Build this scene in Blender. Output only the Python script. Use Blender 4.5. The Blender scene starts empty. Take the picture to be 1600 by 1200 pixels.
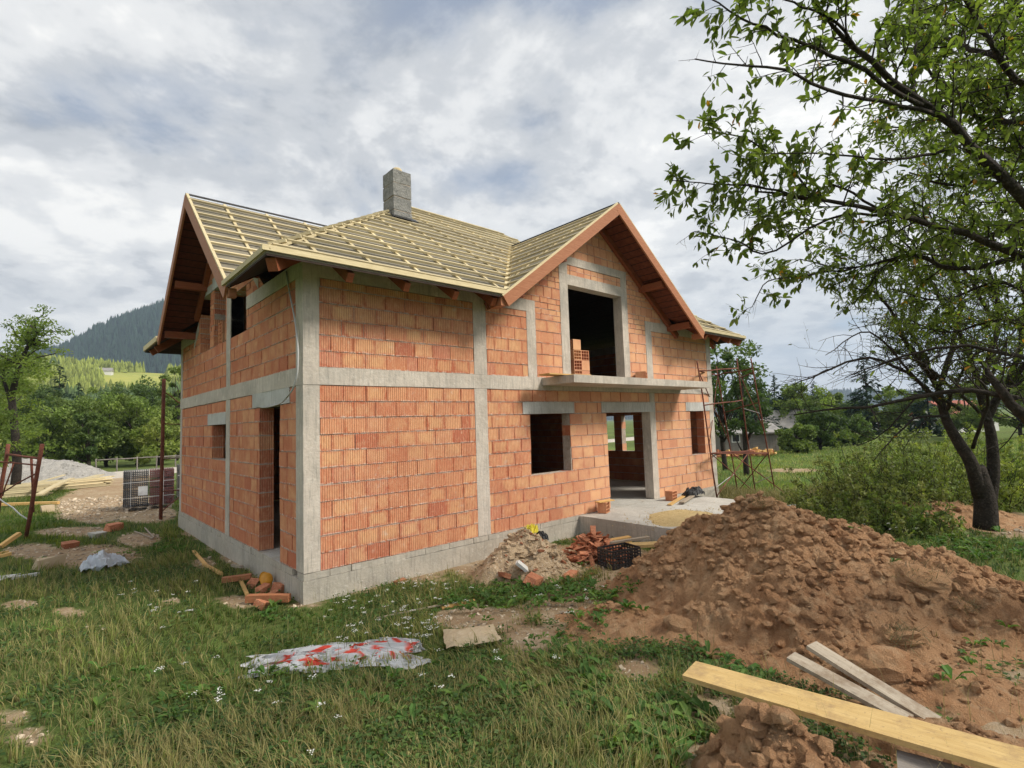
import bpy, math
import numpy as np
from mathutils import Matrix, Vector

# ------------------------------------------------------------------ camera, sky, sun, exposure
scene = bpy.context.scene
CF, CYAW, CPITCH, CROLL = 821.8, 0.7336, 0.0738, -0.0328
CAM = np.array([-2.9027, -7.8352, 2.0777])
def cam_axes():
    cy, sy, cp, sp = math.cos(CYAW), math.sin(CYAW), math.cos(CPITCH), math.sin(CPITCH)
    fw = np.array([sy*cp, cy*cp, sp]); rt = np.array([cy, -sy, 0.0]); up = np.cross(rt, fw)
    cr, sr = math.cos(CROLL), math.sin(CROLL)
    return rt*cr + up*sr, -rt*sr + up*cr, fw
CR, CU, CW = cam_axes()
camd = bpy.data.cameras.new("camera"); cam = bpy.data.objects.new("camera", camd)
scene.collection.objects.link(cam); scene.camera = cam
camd.sensor_width = 36.0; camd.lens = CF/1600*36.0; camd.clip_start = 0.05; camd.clip_end = 12000
cam.matrix_world = Matrix([[CR[0], CU[0], -CW[0], CAM[0]], [CR[1], CU[1], -CW[1], CAM[1]], [CR[2], CU[2], -CW[2], CAM[2]], [0, 0, 0, 1]])

SUN_DIR = Vector((0.40, -0.62, 0.68)).normalized()          # towards the sun
sund = bpy.data.lights.new("sun", 'SUN'); sund.energy = 2.7; sund.angle = math.radians(16); sund.color = (1.0, 0.93, 0.82)
sun = bpy.data.objects.new("sun", sund); scene.collection.objects.link(sun)
sun.rotation_euler = (-SUN_DIR).to_track_quat('-Z', 'Y').to_euler()

scene.view_settings.view_transform = 'Standard'; scene.view_settings.look = 'None'
scene.view_settings.exposure = 0.78; scene.view_settings.gamma = 1.0; scene.view_settings.use_curve_mapping = False

world = bpy.data.worlds.new("World"); scene.world = world; world.use_nodes = True
def build_world():
    nt = world.node_tree; n = nt.nodes; n.clear(); L = nt.links.new
    def nd(t, **k):
        o = n.new(t)
        for a, b in k.items(): setattr(o, a, b)
        return o
    def mth(op, a, b=None, clamp=False):
        m = nd('ShaderNodeMath', operation=op, use_clamp=clamp)
        for i, v in enumerate((a, b)):
            if v is None: continue
            if isinstance(v, (int, float)): m.inputs[i].default_value = v
            else: L(v, m.inputs[i])
        return m.outputs[0]
    out = nd('ShaderNodeOutputWorld'); bg = nd('ShaderNodeBackground'); bg.inputs[1].default_value = 0.1
    sky = nd('ShaderNodeTexSky', sky_type='NISHITA'); sky.sun_disc = False
    sky.sun_elevation = math.asin(SUN_DIR.z); sky.sun_rotation = math.atan2(SUN_DIR.x, SUN_DIR.y)
    sky.air_density = 1.0; sky.dust_density = 1.5; sky.altitude = 800
    tc = nd('ShaderNodeTexCoord'); sx = nd('ShaderNodeSeparateXYZ'); L(tc.outputs['Generated'], sx.inputs[0])
    zz = mth('ADD', mth('MAXIMUM', sx.outputs[2], 0.0), 0.22)
    cb = nd('ShaderNodeCombineXYZ'); L(mth('DIVIDE', sx.outputs[0], zz), cb.inputs[0]); L(mth('DIVIDE', sx.outputs[1], zz), cb.inputs[1])
    def noise(sc, det, rough, off, dist=0.0):
        m = nd('ShaderNodeMapping'); m.inputs['Location'].default_value = off; m.inputs['Scale'].default_value = (sc, sc, sc)
        m.inputs['Rotation'].default_value = (0, 0, 0.5)
        L(cb.outputs[0], m.inputs[0]); t = nd('ShaderNodeTexNoise'); t.inputs['Scale'].default_value = 1.0
        t.inputs['Detail'].default_value = det; t.inputs['Roughness'].default_value = rough; t.inputs['Distortion'].default_value = dist
        L(m.outputs[0], t.inputs[0]); return t.outputs[0]
    def ramp(v, stops):
        r = nd('ShaderNodeValToRGB'); el = r.color_ramp.elements
        while len(el) < len(stops): el.new(0.5)
        for e, (p, c) in zip(el, stops): e.position = p; e.color = (*c, 1)
        r.color_ramp.interpolation = 'EASE'; L(v, r.inputs[0]); return r.outputs[0]
    cover = noise(0.55, 4, 0.55, (5.3, 2.4, 0), 0.3)
    body = noise(2.6, 8, 0.6, (1.7, 2.2, 4.0), 0.25)
    fine = noise(8.5, 6, 0.6, (9.7, 1.2, 2.0), 0.2)
    mixb = mth('ADD', mth('ADD', mth('MULTIPLY', body, 0.52), mth('MULTIPLY', fine, 0.16)), mth('MULTIPLY', cover, 0.34))
    cloud = ramp(mixb, [(0.38, (2.8, 2.92, 3.12)), (0.45, (3.9, 3.98, 4.1)), (0.515, (5.4, 5.38, 5.32)), (0.58, (6.9, 6.75, 6.45))])
    cf = ramp(mth('ADD', mth('MULTIPLY', cover, 0.7), mth('MULTIPLY', body, 0.3)), [(0.35, (0.5,)*3), (0.43, (1.0,)*3)])
    hz = mth('SUBTRACT', 1.0, mth('MULTIPLY', sx.outputs[2], 7.0), True)          # cloud deck closes towards the horizon
    mx0 = nd('ShaderNodeMix', data_type='RGBA'); L(mth('MULTIPLY', hz, 0.6), mx0.inputs[0]); L(cloud, mx0.inputs[6]); mx0.inputs[7].default_value = (6.5, 6.5, 6.5, 1)
    fac = mth('MAXIMUM', cf, hz)
    mx = nd('ShaderNodeMix', data_type='RGBA'); L(fac, mx.inputs[0])
    sk2 = nd('ShaderNodeMix', data_type='RGBA', blend_type='MULTIPLY'); sk2.inputs[0].default_value = 1; sk2.inputs[7].default_value = (1, 1, 1, 1)
    L(sky.outputs[0], sk2.inputs[6]); L(sk2.outputs[2], mx.inputs[6]); L(mx0.outputs[2], mx.inputs[7])
    L(mx.outputs[2], bg.inputs[0]); L(bg.outputs[0], out.inputs[0])
build_world()

# ------------------------------------------------------------------ helpers
COL = scene.collection
rng = np.random.default_rng(11)
def ray(x, y): return CW + CR*(x-800)/CF - CU*(y-600)/CF
def at(x, y, d): return CAM + ray(x, y)*d                       # survey of the photograph: pixel + depth to a place
def on(x, y, ax, v):
    d = ray(x, y); i = 'xyz'.index(ax); return CAM + d*((v-CAM[i])/d[i])
def project(P):
    d = np.asarray(P)-CAM; z = d@CW
    return np.stack([800+CF*(d@CR)/z, 600-CF*(d@CU)/z, z], -1)
def sstep(t): t = np.clip(t, 0, 1); return t*t*(3-2*t)

def _hash(ix, iy, iz, seed):
    h = (ix.astype(np.int64)*374761393 + iy.astype(np.int64)*668265263 + iz.astype(np.int64)*2147483647 + seed*974711) & 0xffffffff
    h = ((h ^ (h >> 13))*1274126177) & 0xffffffff
    h = ((h ^ (h >> 16))*2246822519) & 0xffffffff
    return ((h ^ (h >> 15)) & 0xffffff)/float(0xffffff)
def vnoise(x, y, z=None, seed=0):
    scalar = np.ndim(x) == 0 and np.ndim(y) == 0 and (z is None or np.ndim(z) == 0)
    x = np.atleast_1d(np.asarray(x, float)); y = np.atleast_1d(np.asarray(y, float)); flat = z is None
    shp = np.broadcast_shapes(x.shape, y.shape) if flat else np.broadcast_shapes(x.shape, y.shape, np.shape(z))
    ix, iy = np.floor(x), np.floor(y); fx, fy = sstep(x-ix), sstep(y-iy); r = np.zeros(shp)
    if flat: iz = np.zeros(1); fz = np.zeros(1)
    else: z = np.atleast_1d(np.asarray(z, float)); iz = np.floor(z); fz = sstep(z-iz)
    for a in (0, 1):
        for b in (0, 1):
            w2 = (fx if a else 1-fx)*(fy if b else 1-fy)
            for c in ((0,) if flat else (0, 1)):
                r = r + (w2 if flat else w2*(fz if c else 1-fz))*_hash(ix+a, iy+b, iz+c, seed)
    return float(r[0]) if scalar else r
def fbm(x, y, z=None, seed=0, oc=4, gain=0.5):
    a, s, t, f = 1.0, 0, 0, 1.0
    for i in range(oc):
        s = s + a*vnoise(np.asarray(x)*f, np.asarray(y)*f, None if z is None else np.asarray(z)*f, seed+i*17); t += a; a *= gain; f *= 2.03
    return s/t

def tag(o, label=None, cat=None, group=None, kind=None):
    if label: o['label'] = label
    if cat: o['category'] = cat
    if group: o['group'] = group
    if kind: o['kind'] = kind
    return o
def empty(name, loc=(0, 0, 0), rz=0.0, **k):
    o = bpy.data.objects.new(name, None); COL.objects.link(o); o.location = loc; o.rotation_euler = (0, 0, rz)
    o.empty_display_size = 0.1; return tag(o, **k)
def link(name, me, mat=None, parent=None, **k):
    o = bpy.data.objects.new(name, me); COL.objects.link(o)
    if mat is not None and not me.materials: me.materials.append(mat)
    if parent is not None: o.parent = parent
    return tag(o, **k)

class MB:
    """collects shapes, builds ONE mesh"""
    def __init__(s): s.V = []; s.F3 = []; s.F4 = []; s.C = []; s.n = 0
    def add(s, V, F, col=(1, 1, 1)):
        V = np.asarray(V, float).reshape(-1, 3); F = np.asarray(F, np.int64)
        if len(V) == 0: return s
        (s.F3 if F.shape[1] == 3 else s.F4).append(F + s.n)
        c = np.asarray(col, float)
        s.C.append(np.broadcast_to(c, (len(V), 3)) if c.ndim == 1 else c); s.V.append(V); s.n += len(V); return s
    def box(s, c, d, R=None, col=(1, 1, 1), taper=1.0):
        v = np.array([[x, y, z] for z in (-.5, .5) for y in (-.5, .5) for x in (-.5, .5)])*np.asarray(d, float)
        if taper != 1.0: v[4:, :2] *= taper
        if R is not None: v = v@np.asarray(R).T
        return s.add(v+np.asarray(c, float), [[0, 2, 3, 1], [4, 5, 7, 6], [0, 1, 5, 4], [2, 6, 7, 3], [0, 4, 6, 2], [1, 3, 7, 5]], col)
    def span(s, a, b, col=(1, 1, 1)):
        a = np.asarray(a, float); b = np.asarray(b, float); return s.box((a+b)/2, b-a, None, col)
    def bar(s, p, q, w, h, up=(0, 0, 1), col=(1, 1, 1)):
        p = np.asarray(p, float); q = np.asarray(q, float); d = q-p; l = np.linalg.norm(d); d = d/l
        y = np.cross(up, d); y /= np.linalg.norm(y); z = np.cross(d, y)
        return s.box((p+q)/2, (l, w, h), np.stack([d, y, z], 1), col)
    def prism(s, poly, ext, col=(1, 1, 1)):
        P = np.asarray(poly, float); n = len(P); e = np.asarray(ext, float); V = np.vstack([P, P+e])
        nrm = np.zeros(3)
        for i in range(n): nrm += np.cross(P[i]-P[0], P[(i+1) % n]-P[0])
        o = 1 if nrm@e < 0 else -1
        T = [[0, i, i+1][::o] for i in range(1, n-1)] + [[n, n+i, n+i+1][::-o] for i in range(1, n-1)]
        Q = [[i, (i+1) % n, n+(i+1) % n, n+i][::-o] for i in range(n)]
        b = s.n; s.add(V, T, col); s.F4.append(np.array(Q)+b); return s
    def tube(s, pts, rad, k=6, col=(1, 1, 1), cap=True):
        P = np.asarray(pts, float); m = len(P); r = np.broadcast_to(np.asarray(rad, float), (m,))
        T = np.gradient(P, axis=0); T /= np.linalg.norm(T, axis=1)[:, None]+1e-9
        ref = np.array([0, 0, 1.0]) if abs(T[0, 2]) < 0.9 else np.array([1.0, 0, 0])
        A = np.cross(T, ref); A /= np.linalg.norm(A, axis=1)[:, None]+1e-9; B = np.cross(T, A)
        th = np.arange(k)*2*np.pi/k
        V = (P[:, None] + (A[:, None]*np.cos(th)[None, :, None] + B[:, None]*np.sin(th)[None, :, None])*r[:, None, None]).reshape(-1, 3)
        i = np.arange(m-1)[:, None]*k; j = np.arange(k)[None]; j2 = (j+1) % k
        F = np.stack([i+j, i+k+j, i+k+j2, i+j2], -1).reshape(-1, 4)
        b = s.n; s.add(V, F, col)
        if cap and k > 2:
            T3 = [[0, q, q+1] for q in range(1, k-1)] + [[(m-1)*k, (m-1)*k+q+1, (m-1)*k+q] for q in range(1, k-1)]
            s.F3.append(np.array(T3)+b)
        return s
    def chunk(s, c, d, rg, jit=0.28, col=(1, 1, 1), R=None):
        v = np.array([[x, y, z] for z in (-.5, .5) for y in (-.5, .5) for x in (-.5, .5)]) + rg.uniform(-jit, jit, (8, 3))
        v = v*np.asarray(d, float)
        if R is None: R = rotm(rg.uniform(0, 6.3), rg.uniform(-.6, .6), rg.uniform(-.6, .6))
        return s.add(v@R.T+np.asarray(c, float), [[0, 2, 3, 1], [4, 5, 7, 6], [0, 1, 5, 4], [2, 6, 7, 3], [0, 4, 6, 2], [1, 3, 7, 5]], col)
    def mesh(s, name, smooth=False, center=None):
        V = np.vstack(s.V) if s.V else np.zeros((0, 3))
        if center is not None: V = V-np.asarray(center, float)
        F3 = np.vstack(s.F3) if s.F3 else np.zeros((0, 3), np.int64); F4 = np.vstack(s.F4) if s.F4 else np.zeros((0, 4), np.int64)
        me = bpy.data.meshes.new(name); me.vertices.add(len(V)); me.vertices.foreach_set('co', V.astype(np.float32).ravel())
        nl = F3.size+F4.size; me.loops.add(nl); me.loops.foreach_set('vertex_index', np.concatenate([F3.ravel(), F4.ravel()]).astype(np.int32))
        st = np.concatenate([np.arange(len(F3))*3, F3.size+np.arange(len(F4))*4]).astype(np.int32)
        me.polygons.add(len(st)); me.polygons.foreach_set('loop_start', st)
        me.polygons.foreach_set('use_smooth', np.full(len(st), smooth))
        c = np.ones((len(V), 4), np.float32); c[:, :3] = np.vstack(s.C) if s.C else 1
        at_ = me.attributes.new('Col', 'FLOAT_COLOR', 'POINT'); at_.data.foreach_set('color', c.ravel())
        me.update(calc_edges=True); me.validate(); return me
    def build(s, name, mat, parent=None, smooth=False, center=None, **k):
        o = link(name, s.mesh(name, smooth, center), mat, parent, **k)
        if center is not None: o.location = center
        return o
def rotm(z=0, x=0, y=0):
    return np.array((Matrix.Rotation(z, 3, 'Z')@Matrix.Rotation(x, 3, 'X')@Matrix.Rotation(y, 3, 'Y')))
def clip(poly, nx, ny, d):
    """keep the part of a 2-D convex polygon where nx*x+ny*y<=d"""
    out = []
    for i in range(len(poly)):
        a, b = poly[i], poly[(i+1) % len(poly)]; da, db = nx*a[0]+ny*a[1]-d, nx*b[0]+ny*b[1]-d
        if da <= 0: out.append(a)
        if (da < 0) != (db < 0) and da != db:
            t = da/(da-db); out.append((a[0]+(b[0]-a[0])*t, a[1]+(b[1]-a[1])*t))
    return out
def copy_tree(o, parent=None):
    c = o.copy(); COL.objects.link(c); c.parent = parent
    for ch in list(o.children): copy_tree(ch, c)
    return c
HAZE = True
# ------------------------------------------------------------------ materials
class Mat:
    def __init__(s, name, rough=0.9, spec=0.25):
        s.m = bpy.data.materials.new(name); s.m.use_nodes = True; s.nt = s.m.node_tree
        s.b = s.nt.nodes['Principled BSDF']; s.b.inputs['Roughness'].default_value = rough; s.b.inputs['Specular IOR Level'].default_value = spec
        s.geo = None
    def nd(s, t, **k):
        o = s.nt.nodes.new(t)
        for a, b in k.items(): setattr(o, a, b)
        return o
    def L(s, a, b): s.nt.links.new(a, b)
    def setin(s, sock, v):
        if isinstance(v, (int, float)): sock.default_value = v
        elif isinstance(v, tuple): sock.default_value = (*v, 1)[:len(sock.default_value)]
        else: s.L(v, sock)
    def math(s, op, a, b=0.0, c=None, clamp=False):
        m = s.nd('ShaderNodeMath', operation=op, use_clamp=clamp); s.setin(m.inputs[0], a); s.setin(m.inputs[1], b)
        if c is not None: s.setin(m.inputs[2], c)
        return m.outputs[0]
    def mix(s, f, a, b, mode='MIX'):
        m = s.nd('ShaderNodeMix', data_type='RGBA', blend_type=mode); s.setin(m.inputs[0], f); s.setin(m.inputs[6], a); s.setin(m.inputs[7], b); return m.outputs[2]
    def pos(s):
        if s.geo is None: s.geo = s.nd('ShaderNodeNewGeometry')
        return s.geo.outputs['Position']
    def obj(s): return s.nd('ShaderNodeTexCoord').outputs['Object']
    def noise(s, scale, det=4, rough=0.6, vec=None, stretch=None, off=None):
        v = vec if vec is not None else s.pos()
        if stretch or off is not None:
            mp = s.nd('ShaderNodeMapping'); mp.inputs['Scale'].default_value = stretch or (1, 1, 1); s.L(v, mp.inputs[0])
            if off is not None: s.setin(mp.inputs['Location'], off)
            v = mp.outputs[0]
        t = s.nd('ShaderNodeTexNoise'); t.inputs['Scale'].default_value = scale; t.inputs['Detail'].default_value = det; t.inputs['Roughness'].default_value = rough
        s.L(v, t.inputs[0]); return t.outputs[0]
    def ramp(s, v, stops, ease=False):
        r = s.nd('ShaderNodeValToRGB'); el = r.color_ramp.elements
        while len(el) < len(stops): el.new(0.5)
        for e, (p, c) in zip(el, stops):
            e.position = p; c = (c, c, c) if isinstance(c, (int, float)) else c; e.color = (*c, 1)
        if ease: r.color_ramp.interpolation = 'EASE'
        s.setin(r.inputs[0], v); return r.outputs[0]
    def attr(s, name='Col'): return s.nd('ShaderNodeAttribute', attribute_name=name)
    def rand(s): return s.nd('ShaderNodeObjectInfo').outputs['Random']
    def sep(s, v):
        x = s.nd('ShaderNodeSeparateXYZ'); s.L(v, x.inputs[0]); return x.outputs
    def bump(s, h, dist=0.01, st=1.0):
        b = s.nd('ShaderNodeBump'); b.inputs['Distance'].default_value = dist; b.inputs['Strength'].default_value = st
        s.L(h, b.inputs['Height']); s.L(b.outputs[0], s.b.inputs['Normal'])
    def color(s, c): s.setin(s.b.inputs['Base Color'], c); return s

def m_brick():
    m = Mat('clay_brick', 0.92, 0.15); a = m.sep(m.attr().outputs['Vector'])
    rnd = m.math('FRACT', m.math('ADD', a[2], m.rand())); r2 = m.math('FRACT', m.math('MULTIPLY', rnd, 7.31)); r3 = m.math('FRACT', m.math('MULTIPLY', rnd, 17.7))
    base = m.ramp(rnd, [(0.0, (0.58, 0.225, 0.125)), (0.25, (0.66, 0.305, 0.17)), (0.45, (0.60, 0.235, 0.13)), (0.65, (0.69, 0.345, 0.19)), (0.85, (0.58, 0.235, 0.155)), (1.0, (0.48, 0.145, 0.08))])
    p = m.sep(m.pos())
    nz = m.noise(7, 5, 0.65); n2 = m.noise(2.2, 3, 0.5)
    # fired core of each block is paler, its rim redder
    du = m.math('ABSOLUTE', m.math('SUBTRACT', a[0], 0.5)); dv = m.math('ABSOLUTE', m.math('SUBTRACT', a[1], 0.5))
    d = m.math('ADD', m.math('MAXIMUM', m.math('MULTIPLY', du, 1.9), m.math('MULTIPLY', dv, 2.0)), m.math('MULTIPLY', m.math('SUBTRACT', nz, 0.5), 1.0))
    core = m.ramp(d, [(0.45, 1.0), (1.0, 0.0)], True)
    c = m.mix(m.math('MULTIPLY', core, m.math('MULTIPLY', r2, 0.6)), base, (0.80, 0.50, 0.25))
    rim = m.ramp(d, [(0.72, 0.0), (1.1, 1.0)], True)
    c = m.mix(m.math('MULTIPLY', rim, m.math('MULTIPLY', r3, 0.8)), c, (0.46, 0.12, 0.055))
    c = m.mix(m.ramp(n2, [(0.45, 0.0), (0.72, 0.35)]), c, (0.40, 0.15, 0.10))
    c = m.mix(m.ramp(m.noise(30, 3, 0.7), [(0.55, 0.0), (0.8, 0.35)]), c, (0.72, 0.5, 0.35))
    # later deliveries (right part of the front) are smoother and paler, side wall redder, partly shade put into the colour
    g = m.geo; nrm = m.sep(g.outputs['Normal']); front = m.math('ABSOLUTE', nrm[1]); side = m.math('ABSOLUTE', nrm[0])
    late = m.math('MULTIPLY', m.ramp(m.math('MULTIPLY', p[0], 0.1), [(0.40, 0.0), (0.72, 1.0)], True), front)
    c = m.mix(m.math('MULTIPLY', late, 0.42), c, (0.74, 0.44, 0.265))
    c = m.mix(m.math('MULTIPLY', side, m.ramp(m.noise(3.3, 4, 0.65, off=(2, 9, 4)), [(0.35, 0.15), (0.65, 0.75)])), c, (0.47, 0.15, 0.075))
    # vertical ribs of the block
    sv = m.math('ADD', p[0], p[1]); s = m.math('MULTIPLY', sv, 2*math.pi/0.0375)
    w = m.math('ADD', m.math('MULTIPLY', m.math('SINE', s), 0.5), 0.5)
    gr = m.math('POWER', w, 5.0)
    cs = m.nd('ShaderNodeCombineXYZ'); m.setin(cs.inputs[0], sv); m.setin(cs.inputs[2], m.math('MULTIPLY', p[2], 0.35))
    tone = m.noise(26, 3, 0.7, cs.outputs[0]); keep = m.math('SUBTRACT', 1.0, m.math('MULTIPLY', late, 0.8))
    c = m.mix(m.math('MULTIPLY', m.ramp(tone, [(0.5, 0.0), (0.7, 0.5)]), m.math('MULTIPLY', front, keep)), c, (0.80, 0.50, 0.30))
    c = m.mix(m.math('MULTIPLY', m.ramp(tone, [(0.28, 0.5), (0.45, 0.0)]), m.math('MULTIPLY', front, keep)), c, (0.47, 0.14, 0.065))
    gs = m.math('MULTIPLY', gr, m.math('ADD', 0.25, m.math('MULTIPLY', m.noise(7, 3, 0.6, stretch=(1, 1, 0.4)), 0.8)))
    gf = m.math('MULTIPLY', m.math('MULTIPLY', gs, keep), m.math('ADD', 0.12, m.math('MULTIPLY', front, 0.88)))
    c = m.mix(m.math('MULTIPLY', gf, 0.6), c, (0.34, 0.10, 0.045))
    # mortar squeezed out of the bed joints and smeared over the edges
    sm = m.math('MULTIPLY', m.ramp(dv, [(0.40, 0.0), (0.5, 1.0)]), m.ramp(m.noise(11, 5, 0.75, off=(5, 5, 1)), [(0.44, 0.0), (0.58, 0.95)]))
    c = m.mix(sm, c, (0.62, 0.55, 0.47))
    c = m.mix(m.ramp(m.noise(4.2, 6, 0.75, off=(1, 7, 3)), [(0.60, 0.0), (0.72, 0.5)]), c, (0.68, 0.56, 0.46))
    c = m.mix(m.ramp(m.noise(1.1, 6, 0.7, off=(4, 4, 9)), [(0.5, 0.0), (0.68, 0.4)]), c, (0.44, 0.15, 0.085))
    c = m.mix(m.ramp(m.noise(17, 3, 0.6, off=(9, 2, 6)), [(0.73, 0.0), (0.78, 0.9)]), c, (0.10, 0.035, 0.02))
    m.color(c)
    m.bump(m.math('ADD', m.math('SUBTRACT', m.math('MULTIPLY', m.noise(45, 4, 0.7), 0.4), m.math('MULTIPLY', gf, 1.0)), m.math('MULTIPLY', sm, 0.6)), 0.012, 0.9); return m.m
def m_rough(name, c1, c2, c3=None, sc=3.0, bsc=30.0, bd=0.01, rough=0.92, extra=None, local=False, tint=0.0):
    m = Mat(name, rough, 0.2); v = m.obj() if local else m.pos()
    n = m.noise(sc, 6, 0.62, v); c = m.mix(m.ramp(n, [(0.36, 0), (0.64, 1)]), c1, c2)
    if c3: c = m.mix(m.ramp(m.noise(sc*4.3, 5, 0.7, v, off=(4.1, 2.2, 7.7)), [(0.52, 0), (0.68, 1)]), c, c3)
    if tint:
        r = m.math('MULTIPLY', m.math('SUBTRACT', m.rand(), 0.5), tint); c = m.mix(1.0, c, m.ramp(m.math('ADD', r, 0.5), [(0.0, 0.5), (0.5, 1.0), (1.0, 1.5)]), 'MULTIPLY')
    m.color(c)
    m.bump(m.math('ADD', m.noise(bsc, 5, 0.7, v), m.math('MULTIPLY', m.noise(bsc*0.25, 3, 0.6, v), 1.3)), bd, 0.8); return m.m
def m_concrete(name='cast_concrete', a=(0.605, 0.54, 0.465), b=(0.46, 0.405, 0.345), c=(0.69, 0.635, 0.56)):
    m = Mat(name, 0.93, 0.2); p = m.pos()
    n = m.noise(1.6, 6, 0.65); col = m.mix(m.ramp(n, [(0.35, 0), (0.66, 1)]), a, b)
    col = m.mix(m.ramp(m.noise(6.5, 6, 0.72), [(0.52, 0), (0.72, 0.8)]), col, c)
    st = m.noise(5, 4, 0.6, stretch=(6, 6, 0.5)); col = m.mix(m.ramp(st, [(0.50, 0), (0.72, 0.6)]), col, (0.24, 0.225, 0.2)); col = m.mix(m.ramp(m.noise(0.9, 5, 0.7, off=(3, 8, 2)), [(0.48, 0), (0.66, 0.55)]), col, (0.33, 0.31, 0.275)); col = m.mix(m.ramp(m.noise(14, 5, 0.75, off=(6, 1, 2)), [(0.6, 0), (0.72, 0.6)]), col, (0.74, 0.71, 0.64))
    pit = m.noise(70, 3, 0.6); col = m.mix(m.ramp(pit, [(0.68, 0), (0.76, 0.6)]), col, (0.13, 0.12, 0.11))
    m.color(col); z = m.sep(p)[2]
    form = m.math('POWER', m.math('ADD', m.math('MULTIPLY', m.math('SINE', m.math('MULTIPLY', z, 2*math.pi/0.24)), 0.5), 0.5), 40)
    m.bump(m.math('ADD', m.math('ADD', m.math('MULTIPLY', m.noise(24, 5, 0.7), 0.8), m.math('MULTIPLY', m.noise(4, 3, 0.6), 1.5)), m.math('MULTIPLY', form, -0.03)), 0.016, 0.7); return m.m
def m_wood(name, c1, c2, knot=(0.25, 0.13, 0.05), rough=0.7, tint=0.5, sc=9, bump=0.003, use_obj=True):
    m = Mat(name, rough, 0.25); v = m.obj() if use_obj else m.pos()
    r = m.rand(); a = m.attr().outputs['Vector']
    cb = m.nd('ShaderNodeCombineXYZ'); m.setin(cb.inputs[0], m.math('MULTIPLY', r, 37.0)); m.setin(cb.inputs[1], m.math('MULTIPLY', r, 91.0)); 
    g = m.noise(sc, 5, 0.62, v, (0.6, 5.0, 5.0), cb.outputs[0]); g2 = m.noise(sc*4, 3, 0.6, v, (0.35, 6.0, 6.0), cb.outputs[0])
    c = m.mix(m.ramp(g, [(0.33, 0), (0.67, 1)]), c1, c2)
    c = m.mix(m.math('MULTIPLY', m.ramp(g2, [(0.5, 0), (0.75, 1)]), 0.35), c, knot)
    kn = m.noise(3.1, 2, 0.4, v, (1.2, 3, 3), cb.outputs[0]); c = m.mix(m.ramp(kn, [(0.70, 0), (0.76, 0.8)]), c, knot)
    br = m.math('ADD', 1.0 - tint*0.35, m.math('MULTIPLY', r, tint*0.7)); cc = m.nd('ShaderNodeCombineXYZ')
    for i in range(3): m.setin(cc.inputs[i], br)
    c = m.mix(1.0, c, cc.outputs[0], 'MULTIPLY'); c = m.mix(1.0, c, a, 'MULTIPLY')
    m.color(c); m.bump(m.math('ADD', g, g2), bump, 0.7); return m.m
def m_muddy(name, c1, c2, knot, mud=(0.22, 0.13, 0.075), sc=7):
    m_ = m_wood(name, c1, c2, knot, tint=0.25, sc=sc); nt = m_.node_tree; b = nt.nodes['Principled BSDF']; src = b.inputs['Base Color'].links[0].from_socket
    w = Mat.__new__(Mat); w.m = m_; w.nt = nt; w.b = b; w.geo = None
    f = w.ramp(w.noise(4.5, 6, 0.75), [(0.5, 0.0), (0.66, 0.75)]); g = w.ramp(w.noise(38, 3, 0.7), [(0.62, 0.0), (0.7, 0.8)])
    c = w.mix(f, src, mud); c = w.mix(g, c, mud); w.color(c); return m_
def m_leaf(name, tr=0.45, rough=0.6, hue=(1, 1, 1)):
    m = Mat(name, rough, 0.3); a = m.attr().outputs['Color']
    c = m.mix(1.0, a, hue, 'MULTIPLY'); c = m.mix(m.math('MULTIPLY', m.ramp(m.noise(1.3, 3, 0.6), [(0.4, 0), (0.7, 1)]), 0.3), c, (0.03, 0.05, 0.012))
    m.color(c); t = m.nd('ShaderNodeBsdfTranslucent'); lt = m.mix(1.0, c, (1.5, 1.65, 0.7), 'MULTIPLY'); m.L(lt, t.inputs[0])
    mx = m.nd('ShaderNodeMixShader'); mx.inputs[0].default_value = tr; m.L(m.b.outputs[0], mx.inputs[1]); m.L(t.outputs[0], mx.inputs[2])
    m.L(mx.outputs[0], m.nt.nodes['Material Output'].inputs[0]); return m.m
def m_vcol(name, rough=0.85, bsc=40, bd=0.004, var=0.25, spec=0.2):
    m = Mat(name, rough, spec); a = m.attr().outputs['Color']; n = m.noise(8, 5, 0.65)
    c = m.mix(m.math('MULTIPLY', m.ramp(n, [(0.4, 0), (0.7, 1)]), var), a, m.mix(1.0, a, (0.45, 0.42, 0.4), 'MULTIPLY')); m.color(c)
    m.bump(m.noise(bsc, 4, 0.7), bd, 0.7); return m.m
def m_soil():
    m = Mat('excavated_soil', 0.97, 0.1)
    n = m.noise(1.3, 6, 0.66); c = m.mix(m.ramp(n, [(0.34, 0), (0.66, 1)]), (0.62, 0.335, 0.175), (0.71, 0.43, 0.24))
    c = m.mix(m.ramp(m.noise(5.5, 6, 0.72), [(0.5, 0), (0.7, 0.85)]), c, (0.78, 0.545, 0.335))
    c = m.mix(m.ramp(m.noise(2.7, 5, 0.7, off=(8, 3, 1)), [(0.57, 0), (0.7, 0.8)]), c, (0.34, 0.19, 0.11))
    c = m.mix(m.ramp(m.noise(55, 3, 0.6), [(0.66, 0), (0.74, 0.7)]), c, (0.66, 0.54, 0.40))
    m.color(c); m.bump(m.math('ADD', m.math('MULTIPLY', m.noise(16, 8, 0.78), 1.6), m.noise(60, 5, 0.75)), 0.07, 1.0); return m.m
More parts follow.
